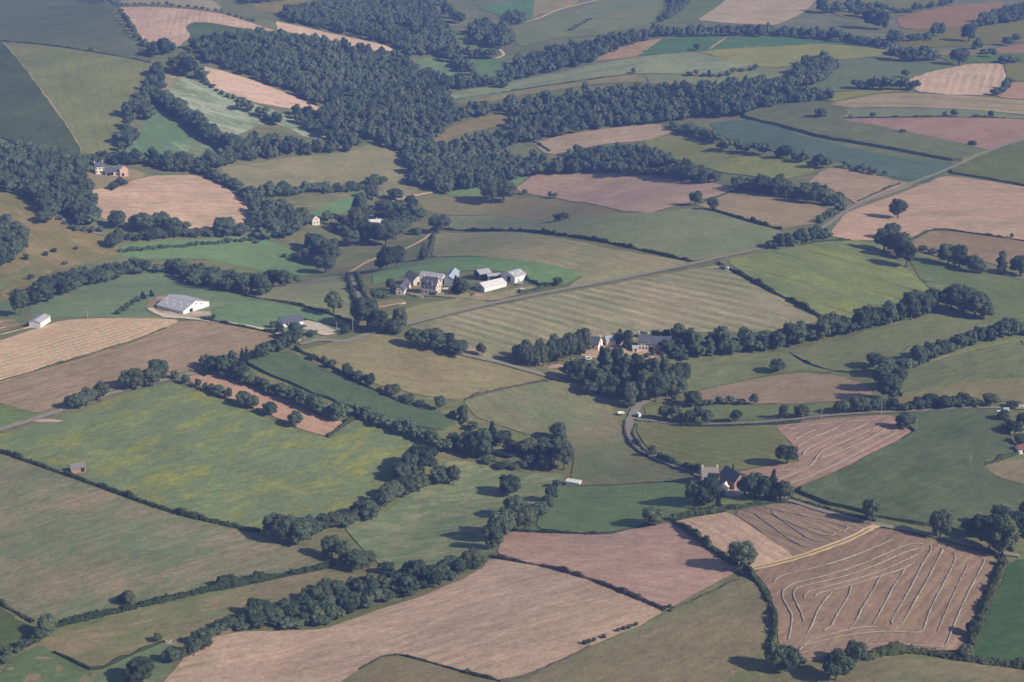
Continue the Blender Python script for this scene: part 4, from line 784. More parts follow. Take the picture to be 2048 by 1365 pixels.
# ---------------------------------------------------------------- hedges
def hedge(line, hgt, wid, label, seed=0, name='hedge', ragged=.35, mat=None):
    c = smooth_line(line, 1.4, 1); d = np.gradient(c, axis=0); d /= np.linalg.norm(d, axis=1)[:, None] + 1e-9; nr = np.stack([-d[:, 1], d[:, 0]], 1)
    rg = np.random.default_rng(seed + len(c)); n = len(c); z = terrain(c[:, 0], c[:, 1])
    wv = 1 + ragged * (np.convolve(rg.normal(0, 1, n + 8), np.ones(9) / 3, 'valid')) + np.convolve((rg.random(n + 4) < .05) * rg.uniform(.5, 1.4, n + 4), [.4, .9, 1, .9, .4], 'valid'); wv = np.clip(wv, .3, 2.4)
    prof = [(-.5, -.1), (-.52, .45), (-.28, .95), (.28, 1.0), (.52, .45), (.5, -.1)]; V = []
    for a, b in prof:
        q = c + nr * (a * wid * (.8 + .2 * wv) + rg.normal(0, .16 * wid, n))[:, None]; V.append(np.column_stack([q, z + .1 + b * hgt * wv + rg.normal(0, .15 * hgt, n) * (b > 0)]))
    V = np.stack(V, 1).reshape(-1, 3); m = len(prof)
    Q = np.array([(m * i + j, m * i + j + 1, m * i + j + m + 1, m * i + j + m) for i in range(n - 1) for j in range(m - 1)])
    k = rg.integers(0, n, int(n * 6)); u = rg.uniform(-.55, .55, len(k)); zz = rg.uniform(.3, 1.12, len(k)); s = np.sign(u + 1e-6)
    e = np.where(zz > .9, u, s * rg.uniform(.45, .62, len(k)))
    P = np.column_stack([c[k] + nr[k] * (e * wid)[:, None] + d[k] * rg.uniform(-.7, .7, (len(k), 1)), z[k] + .1 + zz * hgt * wv[k]])
    N = np.column_stack([nr[k] * e[:, None] * 2, np.full(len(k), .6)]); lv, lq = leaf_cards(P, N, min(.6, .32 * hgt), rg)
    o = link(name, mesh_arrays(name, np.vstack([V, lv]), None, np.vstack([Q, lq + len(V)]), [mat or leaf_hedge])); tag(o, label, 'hedge', 'hedges between the fields'); return o
dry_hedge = leaf_mat('dry_hedge', (0.07, 0.06, 0.045), (0.13, 0.11, 0.075), 'object')
H = [
 ([(-60,885),(0,905),(80,933),(200,974),(340,1026),(440,1049),(520,1066)], 1.8, 1.8, 'clipped dark hedge below the yellow flecked meadow'),
 ([(75,1262),(120,1250),(200,1232),(300,1208),(420,1180),(520,1162),(640,1138),(665,1128)], 2.6, 4.0, 'thick hedge along the bottom of the brown grazed field'),
 ([(-60,1188),(0,1208),(35,1228),(66,1246)], 1.6, 1.6, 'low hedge between the brown grazed field and the dark plot'),
 ([(980,1114),(1060,1128),(1160,1153),(1250,1188),(1330,1222)], 1.5, 1.6, 'thin brownish hedge between the ploughed field and the big stubble'),
 ([(1345,1043),(1380,1068),(1410,1090),(1440,1112),(1470,1132)], 2.3, 2.6, 'thick dark hedge between ploughed field and the small stubble plot'),
 ([(1490,1142),(1512,1162),(1535,1195),(1550,1235),(1548,1270),(1536,1300)], 2.3, 2.4, 'curved hedge left of the looping straw field'),
 ([(2008,1118),(1995,1160),(1965,1235),(1948,1285),(1925,1322)], 2.6, 3.0, 'tall hedge between looping straw field and dark green corner'),
 ([(1730,1320),(1780,1306),(1840,1304),(1900,1316),(1960,1325),(2110,1345)], 2.2, 3.2, 'hedge along the foot of the looping straw field'),
 ([(1270,850),(1263,866),(1276,890),(1296,908)], 1.0, 1.5, 'low hedge on the inner side of the road bend'),
 ([(1318,916),(1350,928),(1390,942),(1412,950)], 2.2, 3.0, 'tall hedge shading the road by the olive field'),
 ([(1250,842),(1248,860),(1254,880),(1270,900),(1292,914)], 0.9, 1.5, 'low brownish hedge on the outer side of the road bend'),
 ([(1340,852),(1440,854),(1545,850),(1600,845)], 1.0, 1.3, 'low hedge below the narrow lane'),
 ([(1425,1016),(1470,1020),(1520,1008),(1575,1004)], 1.6, 2.0, 'hedge in front of the farm garden'),
 ([(1345,1040),(1400,1030),(1450,1022)], 2.2, 3.0, 'bushy hedge under the smooth green field'),
 ([(1580,998),(1650,1020),(1750,1046)], 1.6, 1.8, 'roadside hedge at the foot of the maize'),
 ([(1436,528),(1520,572),(1600,613),(1646,638)], 2.0, 2.2, 'straight hedge between striped field and yellow green crop'),
 ([(862,462),(900,459),(1000,461),(1100,470),(1200,484),(1300,506),(1382,524)], 1.9, 2.0, 'long dark hedge above the pale domed field'),
 ([(1425,422),(1490,441),(1562,460)], 1.9, 2.0, 'hedge below the brown field by the two round trees'),
 ([(1474,381),(1440,393),(1400,408)], 1.2, 1.4, 'short hedge at the end of the pink domed stubble'),
 ([(866,470),(858,500),(848,516)], 1.2, 1.4, 'short hedge at the left end of the pale domed field'),
 ([(1052,560),(1068,568),(1086,574),(1112,571)], 1.6, 1.8, 'short hedge behind the farm sheds'),
 ([(1040,588),(1060,583),(1085,577)], 1.6, 2.6, 'bushy verge between farmyard and straight road'),
 ([(360,545),(420,570),(470,585),(500,596),(560,604),(640,622),(700,645)], 1.3, 1.6, 'hedge across the pasture above the bungalow paddock'),
 ([(695,553),(700,580),(712,610),(720,630)], 2.0, 2.4, 'hedge on the left of the sunken lane'),
 ([(712,548),(722,575),(732,598)], 2.0, 2.4, 'hedge on the right of the sunken lane'),
 ([(404,640),(480,654),(550,668)], 1.1, 1.4, 'low hedge along the pale gravel drive'),
 ([(590,700),(640,722),(720,770),(800,808),(870,830),(925,850)], 1.5, 1.6, 'hedge foot above the dark maize strip'),
 ([(655,876),(690,850),(716,834)], 1.4, 2.0, 'short hedge closing the pink strip'),
 ([(930,800),(985,784),(1040,772),(1095,762)], 1.2, 1.8, 'ragged brownish hedge above the large rough pasture'),
 ([(0,764),(140,721),(250,689),(330,658)], 0.7, 1.0, 'grassy strip under the straw lines'),
 ([(1010,1062),(1080,1066),(1140,1068),(1210,1070),(1262,1058),(1300,1050)], 1.0, 1.2, 'thin fence hedge above the pink ploughed field'),
 ([(1820,482),(1868,457),(1980,473),(2110,494)], 1.0, 1.1, 'low hedge between wide pink stubble and brown field'),
 ([(1715,404),(1760,384),(1800,368)], 1.2, 1.6, 'verge hedge left of the straight road'),
 ([(1700,481),(1650,482),(1600,492)], 1.0, 1.4, 'low hedge above the yellow green crop'),
 ([(1580,707),(1612,727),(1650,740),(1700,746)], 0.8, 1.0, 'sunken hedge line crossing the rough green meadow'),
 ([(1480,1160),(1420,1186),(1340,1224)], 0.6, 1.4, 'weedy verge between ploughed field and olive pasture'),
 ([(720,1340),(778,1306),(860,1326),(940,1350),(1000,1364)], 0.9, 1.0, 'low hedge round the olive triangle field'),
 ([(1000,1364),(1060,1352),(1120,1325),(1180,1294)], 0.7, 1.2, 'weedy strip at the end of the big stubble'),
 ([(108,1306),(150,1326),(190,1346),(260,1312),(330,1284)], 0.9, 1.2, 'thin hedge across the rough grazing'),
 ([(0,83),(100,92),(200,107),(300,126)], 0.9, 1.4, 'thin hedge between the two far left fields'),
 ([(875,207),(960,192),(1050,178),(1200,158),(1270,148)], 1.0, 1.4, 'thin hedge below the pale striped ridge'),
 ([(1690,237),(1800,237),(1940,236),(2010,238)], 1.6, 1.6, 'dark hedge above the purplish bare field'),
 ([(1958,934),(2036,908)], 1.6, 2.0, 'short hedge at the corner of the wide maize'),
 ([(620,440),(660,452),(700,462)], 1.2, 1.4, 'garden hedge below the pale cottage'),
 ([(1070,285),(1100,304)], 1.4, 2.0, 'short hedge at the tip of the small far stubble'),
 ([(608,640),(660,652),(700,656)], .9, 1.1, 'low hedge beside the bungalow drive'),
]
for i, h in enumerate(H): hedge(h[0], h[1] * .85, h[2] * .9, h[3], seed=i, mat=dry_hedge if ('brownish' in h[3] or 'weedy' in h[3]) else None)
S2 = [(1170,1290),(1178,1287),(1188,1284),(1236,1264),(1248,1261),(1258,1258),(1272,1253),(1208,1277),(1340,1216),(1328,1220),(935,1347)]
for j, (x, y) in enumerate(S2):
    P = at(x, y); o = link('shrub', PROTO['s', 1, j % 4]); s = rs.uniform(1.6, 2.6); o.location = P; o.scale = (s, s, s * .9)
    tag(o, f"small dark bush, {WORDS[sorted(a for a, b in S2).index(x)]} from the left along the olive pasture edge", 'shrub', 'small bushes along the olive pasture edge')
# ---------------------------------------------------------------- buildings
C = lambda *c: lin(c)
M_ = {
 'stone': plain('rubble_stone', (0.66, 0.54, 0.43), .9, .25, 1.2), 'cream': plain('cream_render', (0.74, 0.64, 0.50), .9, .08), 'white': plain('white_sheet', (0.80, 0.77, 0.72), .7, .06),
 'brick': plain('warm_brick', (0.56, 0.35, 0.23), .9, .22, 1.0), 'redbrick': plain('red_brick', (0.36, 0.20, 0.14), .9, .2, 1.2), 'slate': plain('slate', (0.10, 0.105, 0.13), .6, .2, 1.0),
 'greyroof': plain('fibre_cement', (0.40, 0.38, 0.38), .8, .18, .6), 'paleroof': plain('pale_sheet_roof', (0.66, 0.62, 0.57), .7, .14, .5), 'bluegrey': plain('blue_grey_steel', (0.36, 0.39, 0.41), .6, .08),
 'dark': plain('door_and_opening_shade', (0.018, 0.018, 0.022), .9, .1), 'glass': plain('window_glass', (0.03, 0.035, 0.045), .15, .1), 'stonelight': plain('dressed_stone', (0.68, 0.60, 0.50), .9, .1),
 'tan': plain('stone_tile', (0.27, 0.225, 0.195), .85, .15, 1.0), 'oldroof': plain('mossy_old_tiles', (0.19, 0.17, 0.175), .9, .25, 1.0), 'wood': plain('weathered_wood', (0.20, 0.16, 0.13), .9, .2), 'redroof': plain('red_tile', (0.20, 0.09, 0.075), .8, .15), 'concrete': plain('pole_concrete', (0.42, 0.41, 0.39), .9, .1),
}
def building(name, label, cat, A, B, W, h, hr, wall, roof, ridge='x', wins=(), doors=(), chim=(), over=.35, lights=0, group=None):
    """a gabled building: A, B feet of its near long wall in the photograph; W depth, h eaves, hr ridge above eaves.
    wins/doors: (side, u, z, w, h), side f front, r right gable, l left gable; chim: u along the ridge"""
    a, b = at(*A), at(*B); L = float(np.linalg.norm((b - a)[:2])); ang = math.atan2(b[1] - a[1], b[0] - a[0]); ca, sa = math.cos(ang), math.sin(ang)
    cs = [(a[0] + u * ca - v * sa, a[1] + u * sa + v * ca) for u in (0, L) for v in (0, W)]
    zz = [float(terrain(*c)) for c in cs]; z0 = (min(zz) + max(zz)) / 2 + .35; f = z0 - min(zz) + .6
    o = bpy.data.objects.new(name, None); COL.objects.link(o); o.location = (a[0], a[1], z0); o.rotation_euler = (0, 0, ang); tag(o, label, cat, group)
    m = MB()
    if ridge == 'x': m.prismx([(0, -f), (W, -f), (W, h), (W / 2, h + hr), (0, h)], 0, L)
    else: m.prism([(0, -f), (L, -f), (L, h), (L / 2, h + hr), (0, h)], 0, W)
    m.build('wall', M_[wall], o); r = MB(); t = .22; g = .3
    if ridge == 'x':
        k = hr / (W / 2); e = over
        r.prismx([(-e, h - e * k + .02), (W / 2, h + hr + .02), (W / 2, h + hr + t), (-e, h - e * k + t)], -g, L + g)
        r.prismx([(W / 2, h + hr + .02), (W + e, h - e * k + .02), (W + e, h - e * k + t), (W / 2, h + hr + t)], -g, L + g)
    else:
        k = hr / (L / 2); e = over
        r.prism([(-e, h - e * k + .02), (L / 2, h + hr + .02), (L / 2, h + hr + t), (-e, h - e * k + t)], -g, W + g)
        r.prism([(L / 2, h + hr + .02), (L + e, h - e * k + .02), (L + e, h - e * k + t), (L / 2, h + hr + t)], -g, W + g)
    ro = r.build('roof', M_[roof], o)
    for u in chim:
        c = MB(); x = u * L
        c.box(x - .4, W / 2 - .5, h + hr - 1.0, x + .4, W / 2 + .5, h + hr + 1.1).box(x - .48, W / 2 - .58, h + hr + 1.1, x + .48, W / 2 + .58, h + hr + 1.3)
        c.build('chimney', M_['stonelight'], ro)
    for i in range(lights):
        s = MB(); x = L * (i + .6) / (lights + .2); y = W * (.17 if i % 2 else .30); zc = h + hr * y / (W / 2) + t + .03; dz = hr / (W / 2) * .7
        s.add([(x - .5, y - .7, zc - dz), (x + .5, y - .7, zc - dz), (x + .5, y + .7, zc + dz), (x - .5, y + .7, zc + dz)], [(0, 1, 2, 3)]); s.build('skylight', M_['white'], ro)
    def panel(side, u, z, w_, h_, d0, d1):
        q = MB()
        if side == 'f': q.box(u * L - w_ / 2, -d1, z, u * L + w_ / 2, -d0, z + h_)
        elif side == 'r': q.box(L + d0, u * W - w_ / 2, z, L + d1, u * W + w_ / 2, z + h_)
        else: q.box(-d1, u * W - w_ / 2, z, -d0, u * W + w_ / 2, z + h_)
        return q
    for s_, u, z, w_, h_ in wins:
        fr = panel(s_, u, z - .12, w_ + .3, h_ + .24, -.05, .07).build('window', M_['stonelight'], o); panel(s_, u, z, w_, h_, .06, .10).build('pane', M_['glass'], fr)
    for s_, u, z, w_, h_ in doors: panel(s_, u, z, w_, h_, -.05, .06).build('door', M_['dark'], o)  # near-black panels: doors, and shade of open doorways put into the colour
    return o
fw = lambda n, z, w_=.95, h_=1.5, a=.12, b=.88: [('f', a + (b - a) * i / (n - 1), z, w_, h_) for i in range(n)]
mh = building('manor_house', 'tall stone manor house with steep slate roof and two chimneys', 'house', (842,589), (872.5,591.5), 8.5, 6.6, 4.6, 'stone', 'slate', wins=fw(4, 1.2) + fw(4, 4.2) + [('r', .3, 1.2, 1, 1.5), ('r', .7, 1.2, 1, 1.5), ('r', .3, 4.2, 1, 1.5), ('r', .7, 4.2, 1, 1.5), ('r', .5, 7.2, .9, 1.3)], doors=[('f', .62, 0, 1.2, 2.3)], chim=(.03, .97))
for u in (.36, .66):        # gabled dormers rising from the front wall
    d = MB(); L_ = float(np.linalg.norm((at(872.5, 591.5) - at(842, 589))[:2])); x = u * L_
    d.prism([(x - 1, 6.0), (x + 1, 6.0), (x + 1, 8.2), (x, 9.3), (x - 1, 8.2)], -.12, 2.6); dd = d.build('dormer', M_['stone'], mh)
    MB().box(x - .4, -.2, 6.8, x + .4, -.1, 8.1).build('pane', M_['glass'], dd)
    rr = MB(); rr.prism([(x - 1.25, 8.0), (x, 9.4), (x, 9.6), (x - 1.25, 8.2)], -.3, 2.9); rr.prism([(x, 9.4), (x + 1.25, 8.0), (x + 1.25, 8.2), (x, 9.6)], -.3, 2.9); rr.build('dormer_roof', M_['slate'], dd)
building('barn', 'long stone barn with grey roof behind the manor house', 'barn', (838,571), (882,573), 9, 4.6, 3.6, 'stone', 'greyroof', doors=[('f', .2, 0, 4, 3.6), ('r', .5, 0, 3, 3.5)])
building('barn', 'stone barn with a tall dark arched doorway in its gable', 'barn', (810,566), (827,573.5), 7.5, 4.6, 3.2, 'stone', 'tan', doors=[('r', .5, 0, 1.8, 3.2)], wins=[('f', .3, 2.2, .9, 1.1), ('f', .7, 2.2, .9, 1.1)])
building('cottage', 'small stone cottage with slate roof at the end of the manor', 'cottage', (808,590.5), (822,577), 5.8, 3.6, 2.8, 'stone', 'slate', wins=[('l', .5, 1.0, .9, 1.1), ('l', .5, 3.4, .7, .8), ('f', .3, 1, 1, 1.1)], doors=[('f', .6, 0, 1, 2)])
building('shed', 'pale blue grey steel shed between manor and farm trees', 'shed', (907,571.5), (919,557), 6.6, 4.8, 2.0, 'bluegrey', 'bluegrey', doors=[('f', .4, 0, 3, 3.4)])
building('hangar', 'open fronted farm hangar with a pale grey roof', 'hangar', (960,561), (983,556.5), 10, 4.2, 1.7, 'wood', 'greyroof', doors=[('l', .5, 0, 6, 3.9), ('f', .5, 0, 9, 3.6)])
building('lean_to', 'low dark lean to joining the two farm hangars', 'shed', (976,563), (1001,560), 5, 3.2, .9, 'wood', 'greyroof', doors=[('f', .5, 0, 6, 2.6)])
building('hangar', 'large grey roofed hangar with white wall and big dark doorway', 'hangar', (1029.5,567.5), (1052.5,559.5), 13, 4.2, 2.2, 'white', 'greyroof', doors=[('l', .45, 0, 3.4, 3.6), ('f', .35, 0, .9, 2)], lights=3)
building('barn', 'long low barn with whitish roof beside the heap of straw', 'barn', (969,585), (1013,573), 11, 2.6, 2.1, 'white', 'paleroof', doors=[('l', .45, .9, 1.6, 1.3)])
building('poultry_barn', 'long white barn with shallow grey roof and skylights on the domed pasture', 'barn', (314.5,617), (367,630.5), 24, 2.7, 3.9, 'white', 'greyroof', doors=[('r', .3, 0, 3, 2.6)], wins=[('r', .7, 3.0, 2.2, .5), ('r', .5, 4.2, 1.6, .6)], lights=7, over=.6)
building('shed', 'small white shed with a grey roof beside the straw lined field', 'shed', (81.5,657), (101.5,643), 8, 3.3, 1.3, 'white', 'greyroof', doors=[('l', .5, 0, .1, .1)][:0])
building('bungalow', 'low bungalow with dark blue slate roof and white gable', 'house', (566,656), (607,650), 9.5, 2.7, 2.8, 'white', 'slate', wins=[('f', .2, .9, 1.6, 1.1), ('f', .5, .9, 1.4, 1.1), ('r', .5, .9, 1.4, 1.1)], doors=[('f', .35, 0, 1, 2.1)], over=.6)
building('farmhouse', 'tall cream fronted farmhouse with two end chimneys above the pinkish stubble', 'house', (192,349), (209,349), 7.5, 6.2, 3.2, 'cream', 'slate', wins=fw(3, 1, 1, 1.4) + fw(3, 3.8, 1, 1.4), doors=[('f', .65, 0, 1.1, 2.1)], chim=(.02, .98))
building('barn', 'stone barn with long bluish slate roof joined to the cream farmhouse', 'barn', (212,352), (240,353), 8, 3.2, 3.0, 'stone', 'slate', doors=[('f', .3, 0, 6, 2.6), ('f', .75, 0, 1.2, 2)])
building('barn', 'stone barn whose tall gable faces the pinkish stubble field', 'barn', (240.5,354.5), (257,353.5), 9, 6.0, 3.0, 'brick', 'greyroof', ridge='y', doors=[('f', .35, 0, 2.2, 2.6)])
building('cottage', 'pale cottage with steep grey gable in the tree hollow', 'cottage', (625,451), (640,450.5), 8, 4.4, 3.2, 'cream', 'greyroof', ridge='y', wins=[('f', .3, 1, 1, 1.2), ('f', .7, 1, 1, 1.2), ('f', .5, 4, .9, 1.1)])
building('cottage', 'long white cottage with pale grey roof under tall trees', 'cottage', (728,456), (771,457), 7.5, 3.2, 3.2, 'white', 'paleroof', wins=[('f', .1, 1, 1.1, 1.2), ('f', .25, 1, 1.1, 1.2), ('f', .5, 1, 1, 1.2)], doors=[('f', .17, 0, 1, 2)], chim=(.62,))
building('house', 'cream house with dark slate roof behind the poplars', 'house', (1180,700), (1196,704), 8.5, 3.6, 3.4, 'cream', 'slate', wins=[('r', .5, 1, 1, 1.2), ('r', .5, 3.6, .9, 1.0), ('f', .4, 1, 1, 1.2)], chim=(.9,))
building('garage', 'low cream outbuilding with grey roof and wide dark opening', 'garage', (1214,694.5), (1245,690.5), 7.5, 2.7, 2.1, 'cream', 'greyroof', doors=[('f', .72, 0, 3.4, 2.2)])
building('farmhouse', 'brick farmhouse with slate roof and chimneys above the poplars', 'house', (1276,703.5), (1296,705), 8.5, 5.6, 4.0, 'cream', 'slate', wins=fw(3, 3.6, .9, 1.3, .18, .85) + fw(3, .9, .9, 1.4, .18, .85), chim=(.04, .97))
building('barn', 'long brick barn with dark slate roof joined to the brick farmhouse', 'barn', (1296.4,705), (1339,708), 8.5, 4.5, 4.2, 'brick', 'slate', doors=[('f', .12, 0, 2.4, 3), ('r', .5, 0, 1.4, 2.2)], wins=[('f', .55, 1.4, .9, 1), ('f', .8, 1.4, .9, 1)])
building('hut', 'little grey roofed hut in front of the brick farmhouse', 'hut', (1265,706), (1277,706), 4, 2.3, 1.2, 'stone', 'greyroof', doors=[('f', .5, 0, 1, 1.8)])
building('house', 'pale house with tan tiled roof where the road meets the farm', 'house', (1404,969), (1437,964), 8, 3.6, 3.4, 'cream', 'tan', wins=[('f', .3, 1, 1, 1.2), ('f', .6, 1, 1, 1.2), ('r', .5, 1.5, 1, 1.2), ('r', .5, 4.2, .8, 1)], chim=(.05, .95))
building('barn', 'red brick barn with steep dark blue slate roof by the road bend', 'barn', (1439,970.5), (1468,982), 7.5, 4.6, 4.0, 'redbrick', 'slate', doors=[('f', .5, 0, 2.6, 3)])
building('garage', 'small cream garage with a dark open door facing the farm lawn', 'garage', (1437,990.5), (1452.5,990.5), 8, 2.3, 1.5, 'cream', 'cream', ridge='y', doors=[('f', .5, 0, 2.7, 1.9)])
building('hut', 'small red brick hut standing alone in the yellow flecked meadow', 'hut', (143,948.5), (172.5,945), 5, 2.6, 1.7, 'redbrick', 'oldroof', doors=[('f', .78, 0, 1.8, 2.1)])
sh = building('shelter', 'low white field shelter on the edge of the smooth green field', 'shelter', (1132,971.5), (1158.5,971.5), 3.6, 1.6, .5, 'white', 'paleroof', doors=[('f', .48, 0, .25, 1.5)])
building('shelter', 'bright white tarpaulin shelter beside the dark maize strip', 'shelter', (802,801), (817,800), 3.2, 1.3, 1.0, 'white', 'white', doors=[('l', .5, 0, 1.4, 1.1)])
building('hut', 'small hut with red tiled roof at the corner of the wide maize', 'hut', (2036,909), (2054,908), 5, 2.3, 1.6, 'white', 'redroof', doors=[('f', .6, 0, 1, 1.8)])
building('house', 'low white roofed building half hidden by the valley wood', 'house', (-14,361), (11,359), 7, 2.6, 1.6, 'cream', 'paleroof', wins=[('f', .8, .9, 1, 1)])
building('greenhouse', 'small turquoise roofed shelter in the garden beyond the maize', 'shed', (2008,829), (2018,829), 4, 1.8, 1.0, 'bluegrey', 'bluegrey', doors=[('f', .5, 0, 1, 1.6)])
# ---------------------------------------------------------------- vehicles
tyre = plain('rubber', (0.02, 0.02, 0.02), .9); steel = plain('grey_steel', (.3, .3, .3), .5, .1, 1, .6)
def car(px, py, ang, colour, label, van=False, cat='car'):
    p = at(px, py); o = bpy.data.objects.new('van' if van else 'car', None); COL.objects.link(o); o.location = (p[0], p[1], p[2] + .72); o.rotation_euler = (0, 0, ang); tag(o, label, cat)
    m = plain('paint', colour, .35, .03); h = 2.1 if van else 1.45; e = 0.95
    body = [(-2.1, .35), (2.1, .35), (2.15, .75), (1.3, .95), (.75 if not van else 1.2, h), (-1.6 if not van else -2.05, h), (-2.1, e)]
    MB().prism(body, -.85, .85).build('body', m, o)
    g = MB()
    for y in (-.87, .87): g.add([(-1.6, y, e + .05), (1.1, y, e + .05), (.72, y, h - .14), (-1.5, y, h - .14)], [(0, 1, 2, 3)])
    g.add([(1.27, -.7, 1.02), (1.27, .7, 1.02), (.86, .7, h - .1), (.86, -.7, h - .1)], [(0, 1, 2, 3)]); g.build('windows', M_['glass'], o)
    for x in (-1.3, 1.35):
        for y in (-.8, .8): w_ = MB().tube((x, y - .1, .33), (x, y + .1, .33), .33, .33, 10).build('wheel', tyre, o)
    return o
car(1277, 835, 1.9, (.7, .7, .72), 'white van driving round the road bend', True, 'van')
car(1177, 722, .3, (.72, .72, .72), 'white van parked at the mouth of the farm drive', True, 'van')
car(1999, 829, .1, (.75, .76, .78), 'white car on the lane beyond the maize')
car(1044, 583, .4, (.7, .7, .7), 'white car on the grass beside the farm road')
car(1040, 571, .3, (.35, .38, .40), 'grey car parked beside the large hangar')
car(607, 657, .9, (.06, .06, .07), 'dark car parked on the bungalow drive')
car(1447, 992.5, 1.4, (.10, .10, .12), 'dark car standing in front of the cream garage')
def trailer(px, py, ang, label, tank=False):
    p = at(px, py); o = bpy.data.objects.new('trailer', None); COL.objects.link(o); o.location = (p[0], p[1], p[2] + .6); o.rotation_euler = (0, 0, ang); tag(o, label, 'trailer')
    if tank:
        t = MB().tube((-2.4, 0, 1.5), (2.2, 0, 1.5), 1.0, 1.0, 14).build('tank', plain('green_paint', (.10, .17, .12), .5), o); MB().tube((2.2, 0, 1.5), (2.45, 0, 1.5), 1.02, .7, 14).build('tank_end', M_['white'], t)
        MB().box(-4.4, -.7, .7, -2.6, .7, 1.9).build('pump_box', M_['white'], o)
    else:
        MB().box(-2, -1, .75, 2, 1, .9).box(-2, -1, .9, 2, -.94, 1.5).box(-2, .94, .9, 2, 1, 1.5).box(-2, -.94, .9, -1.94, .94, 1.5).box(1.94, -.94, .9, 2, .94, 1.5).build('box', M_['white'], o)
    MB().box(-4.2 if tank else -3.4, -.08, .55, 2.2, .08, .72).build('drawbar', steel, o)
    for x in ((-.6, .6) if tank else (0,)):
        for y in (-.95, .95): MB().tube((x, y - .15, .42), (x, y + .15, .42), .42, .42, 10).build('wheel', tyre, o)
trailer(1445, 540, 2.7, 'green water tank trailer at the top of the striped field', True)
trailer(1242, 831, .2, 'small white trailer on the pasture by the road bend')
# ---------------------------------------------------------------- poles, heap, dead wood
for x, y, hp, lab in [(1643,838,20,'thin pole beside the narrow lane'), (1762,829,34,'tall pale pole at the lane corner by the meadow belt'), (1832,866,28,'pole at the corner of the wide maize'), (216,787,18,'pale pole at the roadside by the round trees'),
    (706,665,30,'pole with crossarm by the lane crossing'), (674,668,22,'pale pole beside the bungalow paddock'), (609,680,9,'short post at the bungalow bend'), (1189.7,682,17,'pole behind the dark wall of trees'), (1437,786,22,'pole in the domed brown field'),
    (1940,932,20,'thin pole standing in the maize'), (1012,591,17,'pole between farmyard and straight road'), (2045,816,16,'pole beside the garden hedge'), (1097,632,20,'thin pole in the striped field'), (175,636,14,'thin post on the domed pasture')]:
    p = at(x, y); s = pxm(p); hh = hp / s / .93; o = bpy.data.objects.new('utility_pole', None); COL.objects.link(o); o.location = p; tag(o, lab, 'pole', None)
    MB().tube((0, 0, -.3), (0, 0, hh), .17, .11, 8).build('shaft', M_['concrete'], o)
    if hp > 15:
        c = MB().box(-.9, -.06, hh - .5, .9, .06, hh - .36).build('crossarm', M_['wood'], o)
        for q in (-.8, 0, .8): MB().tube((q, 0, hh - .36), (q, 0, hh - .12), .06, .05, 6).build('insulator', M_['white'], c)
def heap(name, label, px, py, rx, ry, h, mat, seed=0):
    p = at(px, py); rg = np.random.default_rng(seed); n = 28; V = []; Q = []
    for i in range(8):
        r = 1 - i / 7.0 * .999
        for j in range(n):
            a = 2 * math.pi * j / n; k = 1 + .14 * math.sin(3 * a + seed) + rg.normal(0, .03); V.append((rx * r * k * math.cos(a), ry * r * k * math.sin(a), h * (1 - r ** 2.2) * (1 + rg.normal(0, .05)) - .2))
    Q = [(i * n + j, i * n + (j + 1) % n, (i + 1) * n + (j + 1) % n, (i + 1) * n + j) for i in range(7) for j in range(n)]
    o = link(name, mesh_arrays(name, V, None, Q, [mat])); o.location = (p[0], p[1], p[2] + .2); return tag(o, label, 'heap')
heap('manure_heap', 'low brown manure heap in front of the whitish barn', 952, 592, 5.2, 3.4, 2.0, plain('manure', (.30, .19, .13), .95, .3, 2), 1)
heap('earth_bank', 'low reddish bank of earth behind the long white barn', 318, 598, 5, 4, 1.5, plain('red_earth', (.32, .21, .15), .95, .2, 1), 2)
heap('rubble_heap', 'long pinkish heap of rubble beside the lane above the meadow', 92, 842, 9, 2, 1.0, plain('pink_rubble', (.40, .29, .25), .95, .25, 2), 3)
heap('earth_mound', 'small pinkish earth mound beside the lane into the poplars', 1112, 734, 6, 3, 1.4, plain('pink_earth', (.42, .27, .20), .95, .2, 1), 4)
p = at(340, 1288); m = MB(); r_ = random.Random(8)
for i in range(16):
    a = r_.uniform(0, 6.28); e = r_.uniform(.1, 1.2); l = r_.uniform(1.2, 3.4); m.tube((r_.uniform(-.6, .6), r_.uniform(-.6, .6), 0), (l * math.cos(a) * math.cos(e), l * math.sin(a) * math.cos(e), l * math.sin(e)), .16, .05, 5)
o = m.build('dead_branches', plain('bleached_wood', (.55, .50, .44), .9, .2)); o.location = p; tag(o, 'bleached heap of dead branches in the rough grazing', 'branches')
def low_wall(label, line, h=1.0, w_=.4, mat='stonelight'):
    c = smooth_line(line, 3, 0); m = MB()
    for i in range(len(c) - 1):
        a, b = c[i], c[i + 1]; d = (b - a) / (np.linalg.norm(b - a) + 1e-9); n = np.array([-d[1], d[0]]) * w_ / 2; q = [a - n, b - n, b + n, a + n]
        m.add([(x, y, float(terrain(x, y)) - .3) for x, y in q] + [(x, y, float(terrain(x, y)) + .6 + h) for x, y in q], [(0, 3, 2, 1), (4, 5, 6, 7), (0, 1, 5, 4), (1, 2, 6, 5), (2, 3, 7, 6), (3, 0, 4, 7)])
    tag(m.build('garden_wall', M_[mat]), label, 'wall')
low_wall('pale low wall in front of the manor garden', [(829,593),(836,595.5),(846,596.5)])
low_wall('low stone wall above the vegetable plot', [(750,619),(775,613),(812,607)], .1, .3, 'stone')
low_wall('pale low wall between manor and steel shed', [(884,581),(897,580),(907,579)], 1.2)
low_wall('low white wall in front of the brick farmhouse', [(1296,711),(1318,714),(1336,715)], .9)
low_wall('pale wall along the garden beyond the maize', [(2014,815),(2030,816),(2048,815)], 1.0)
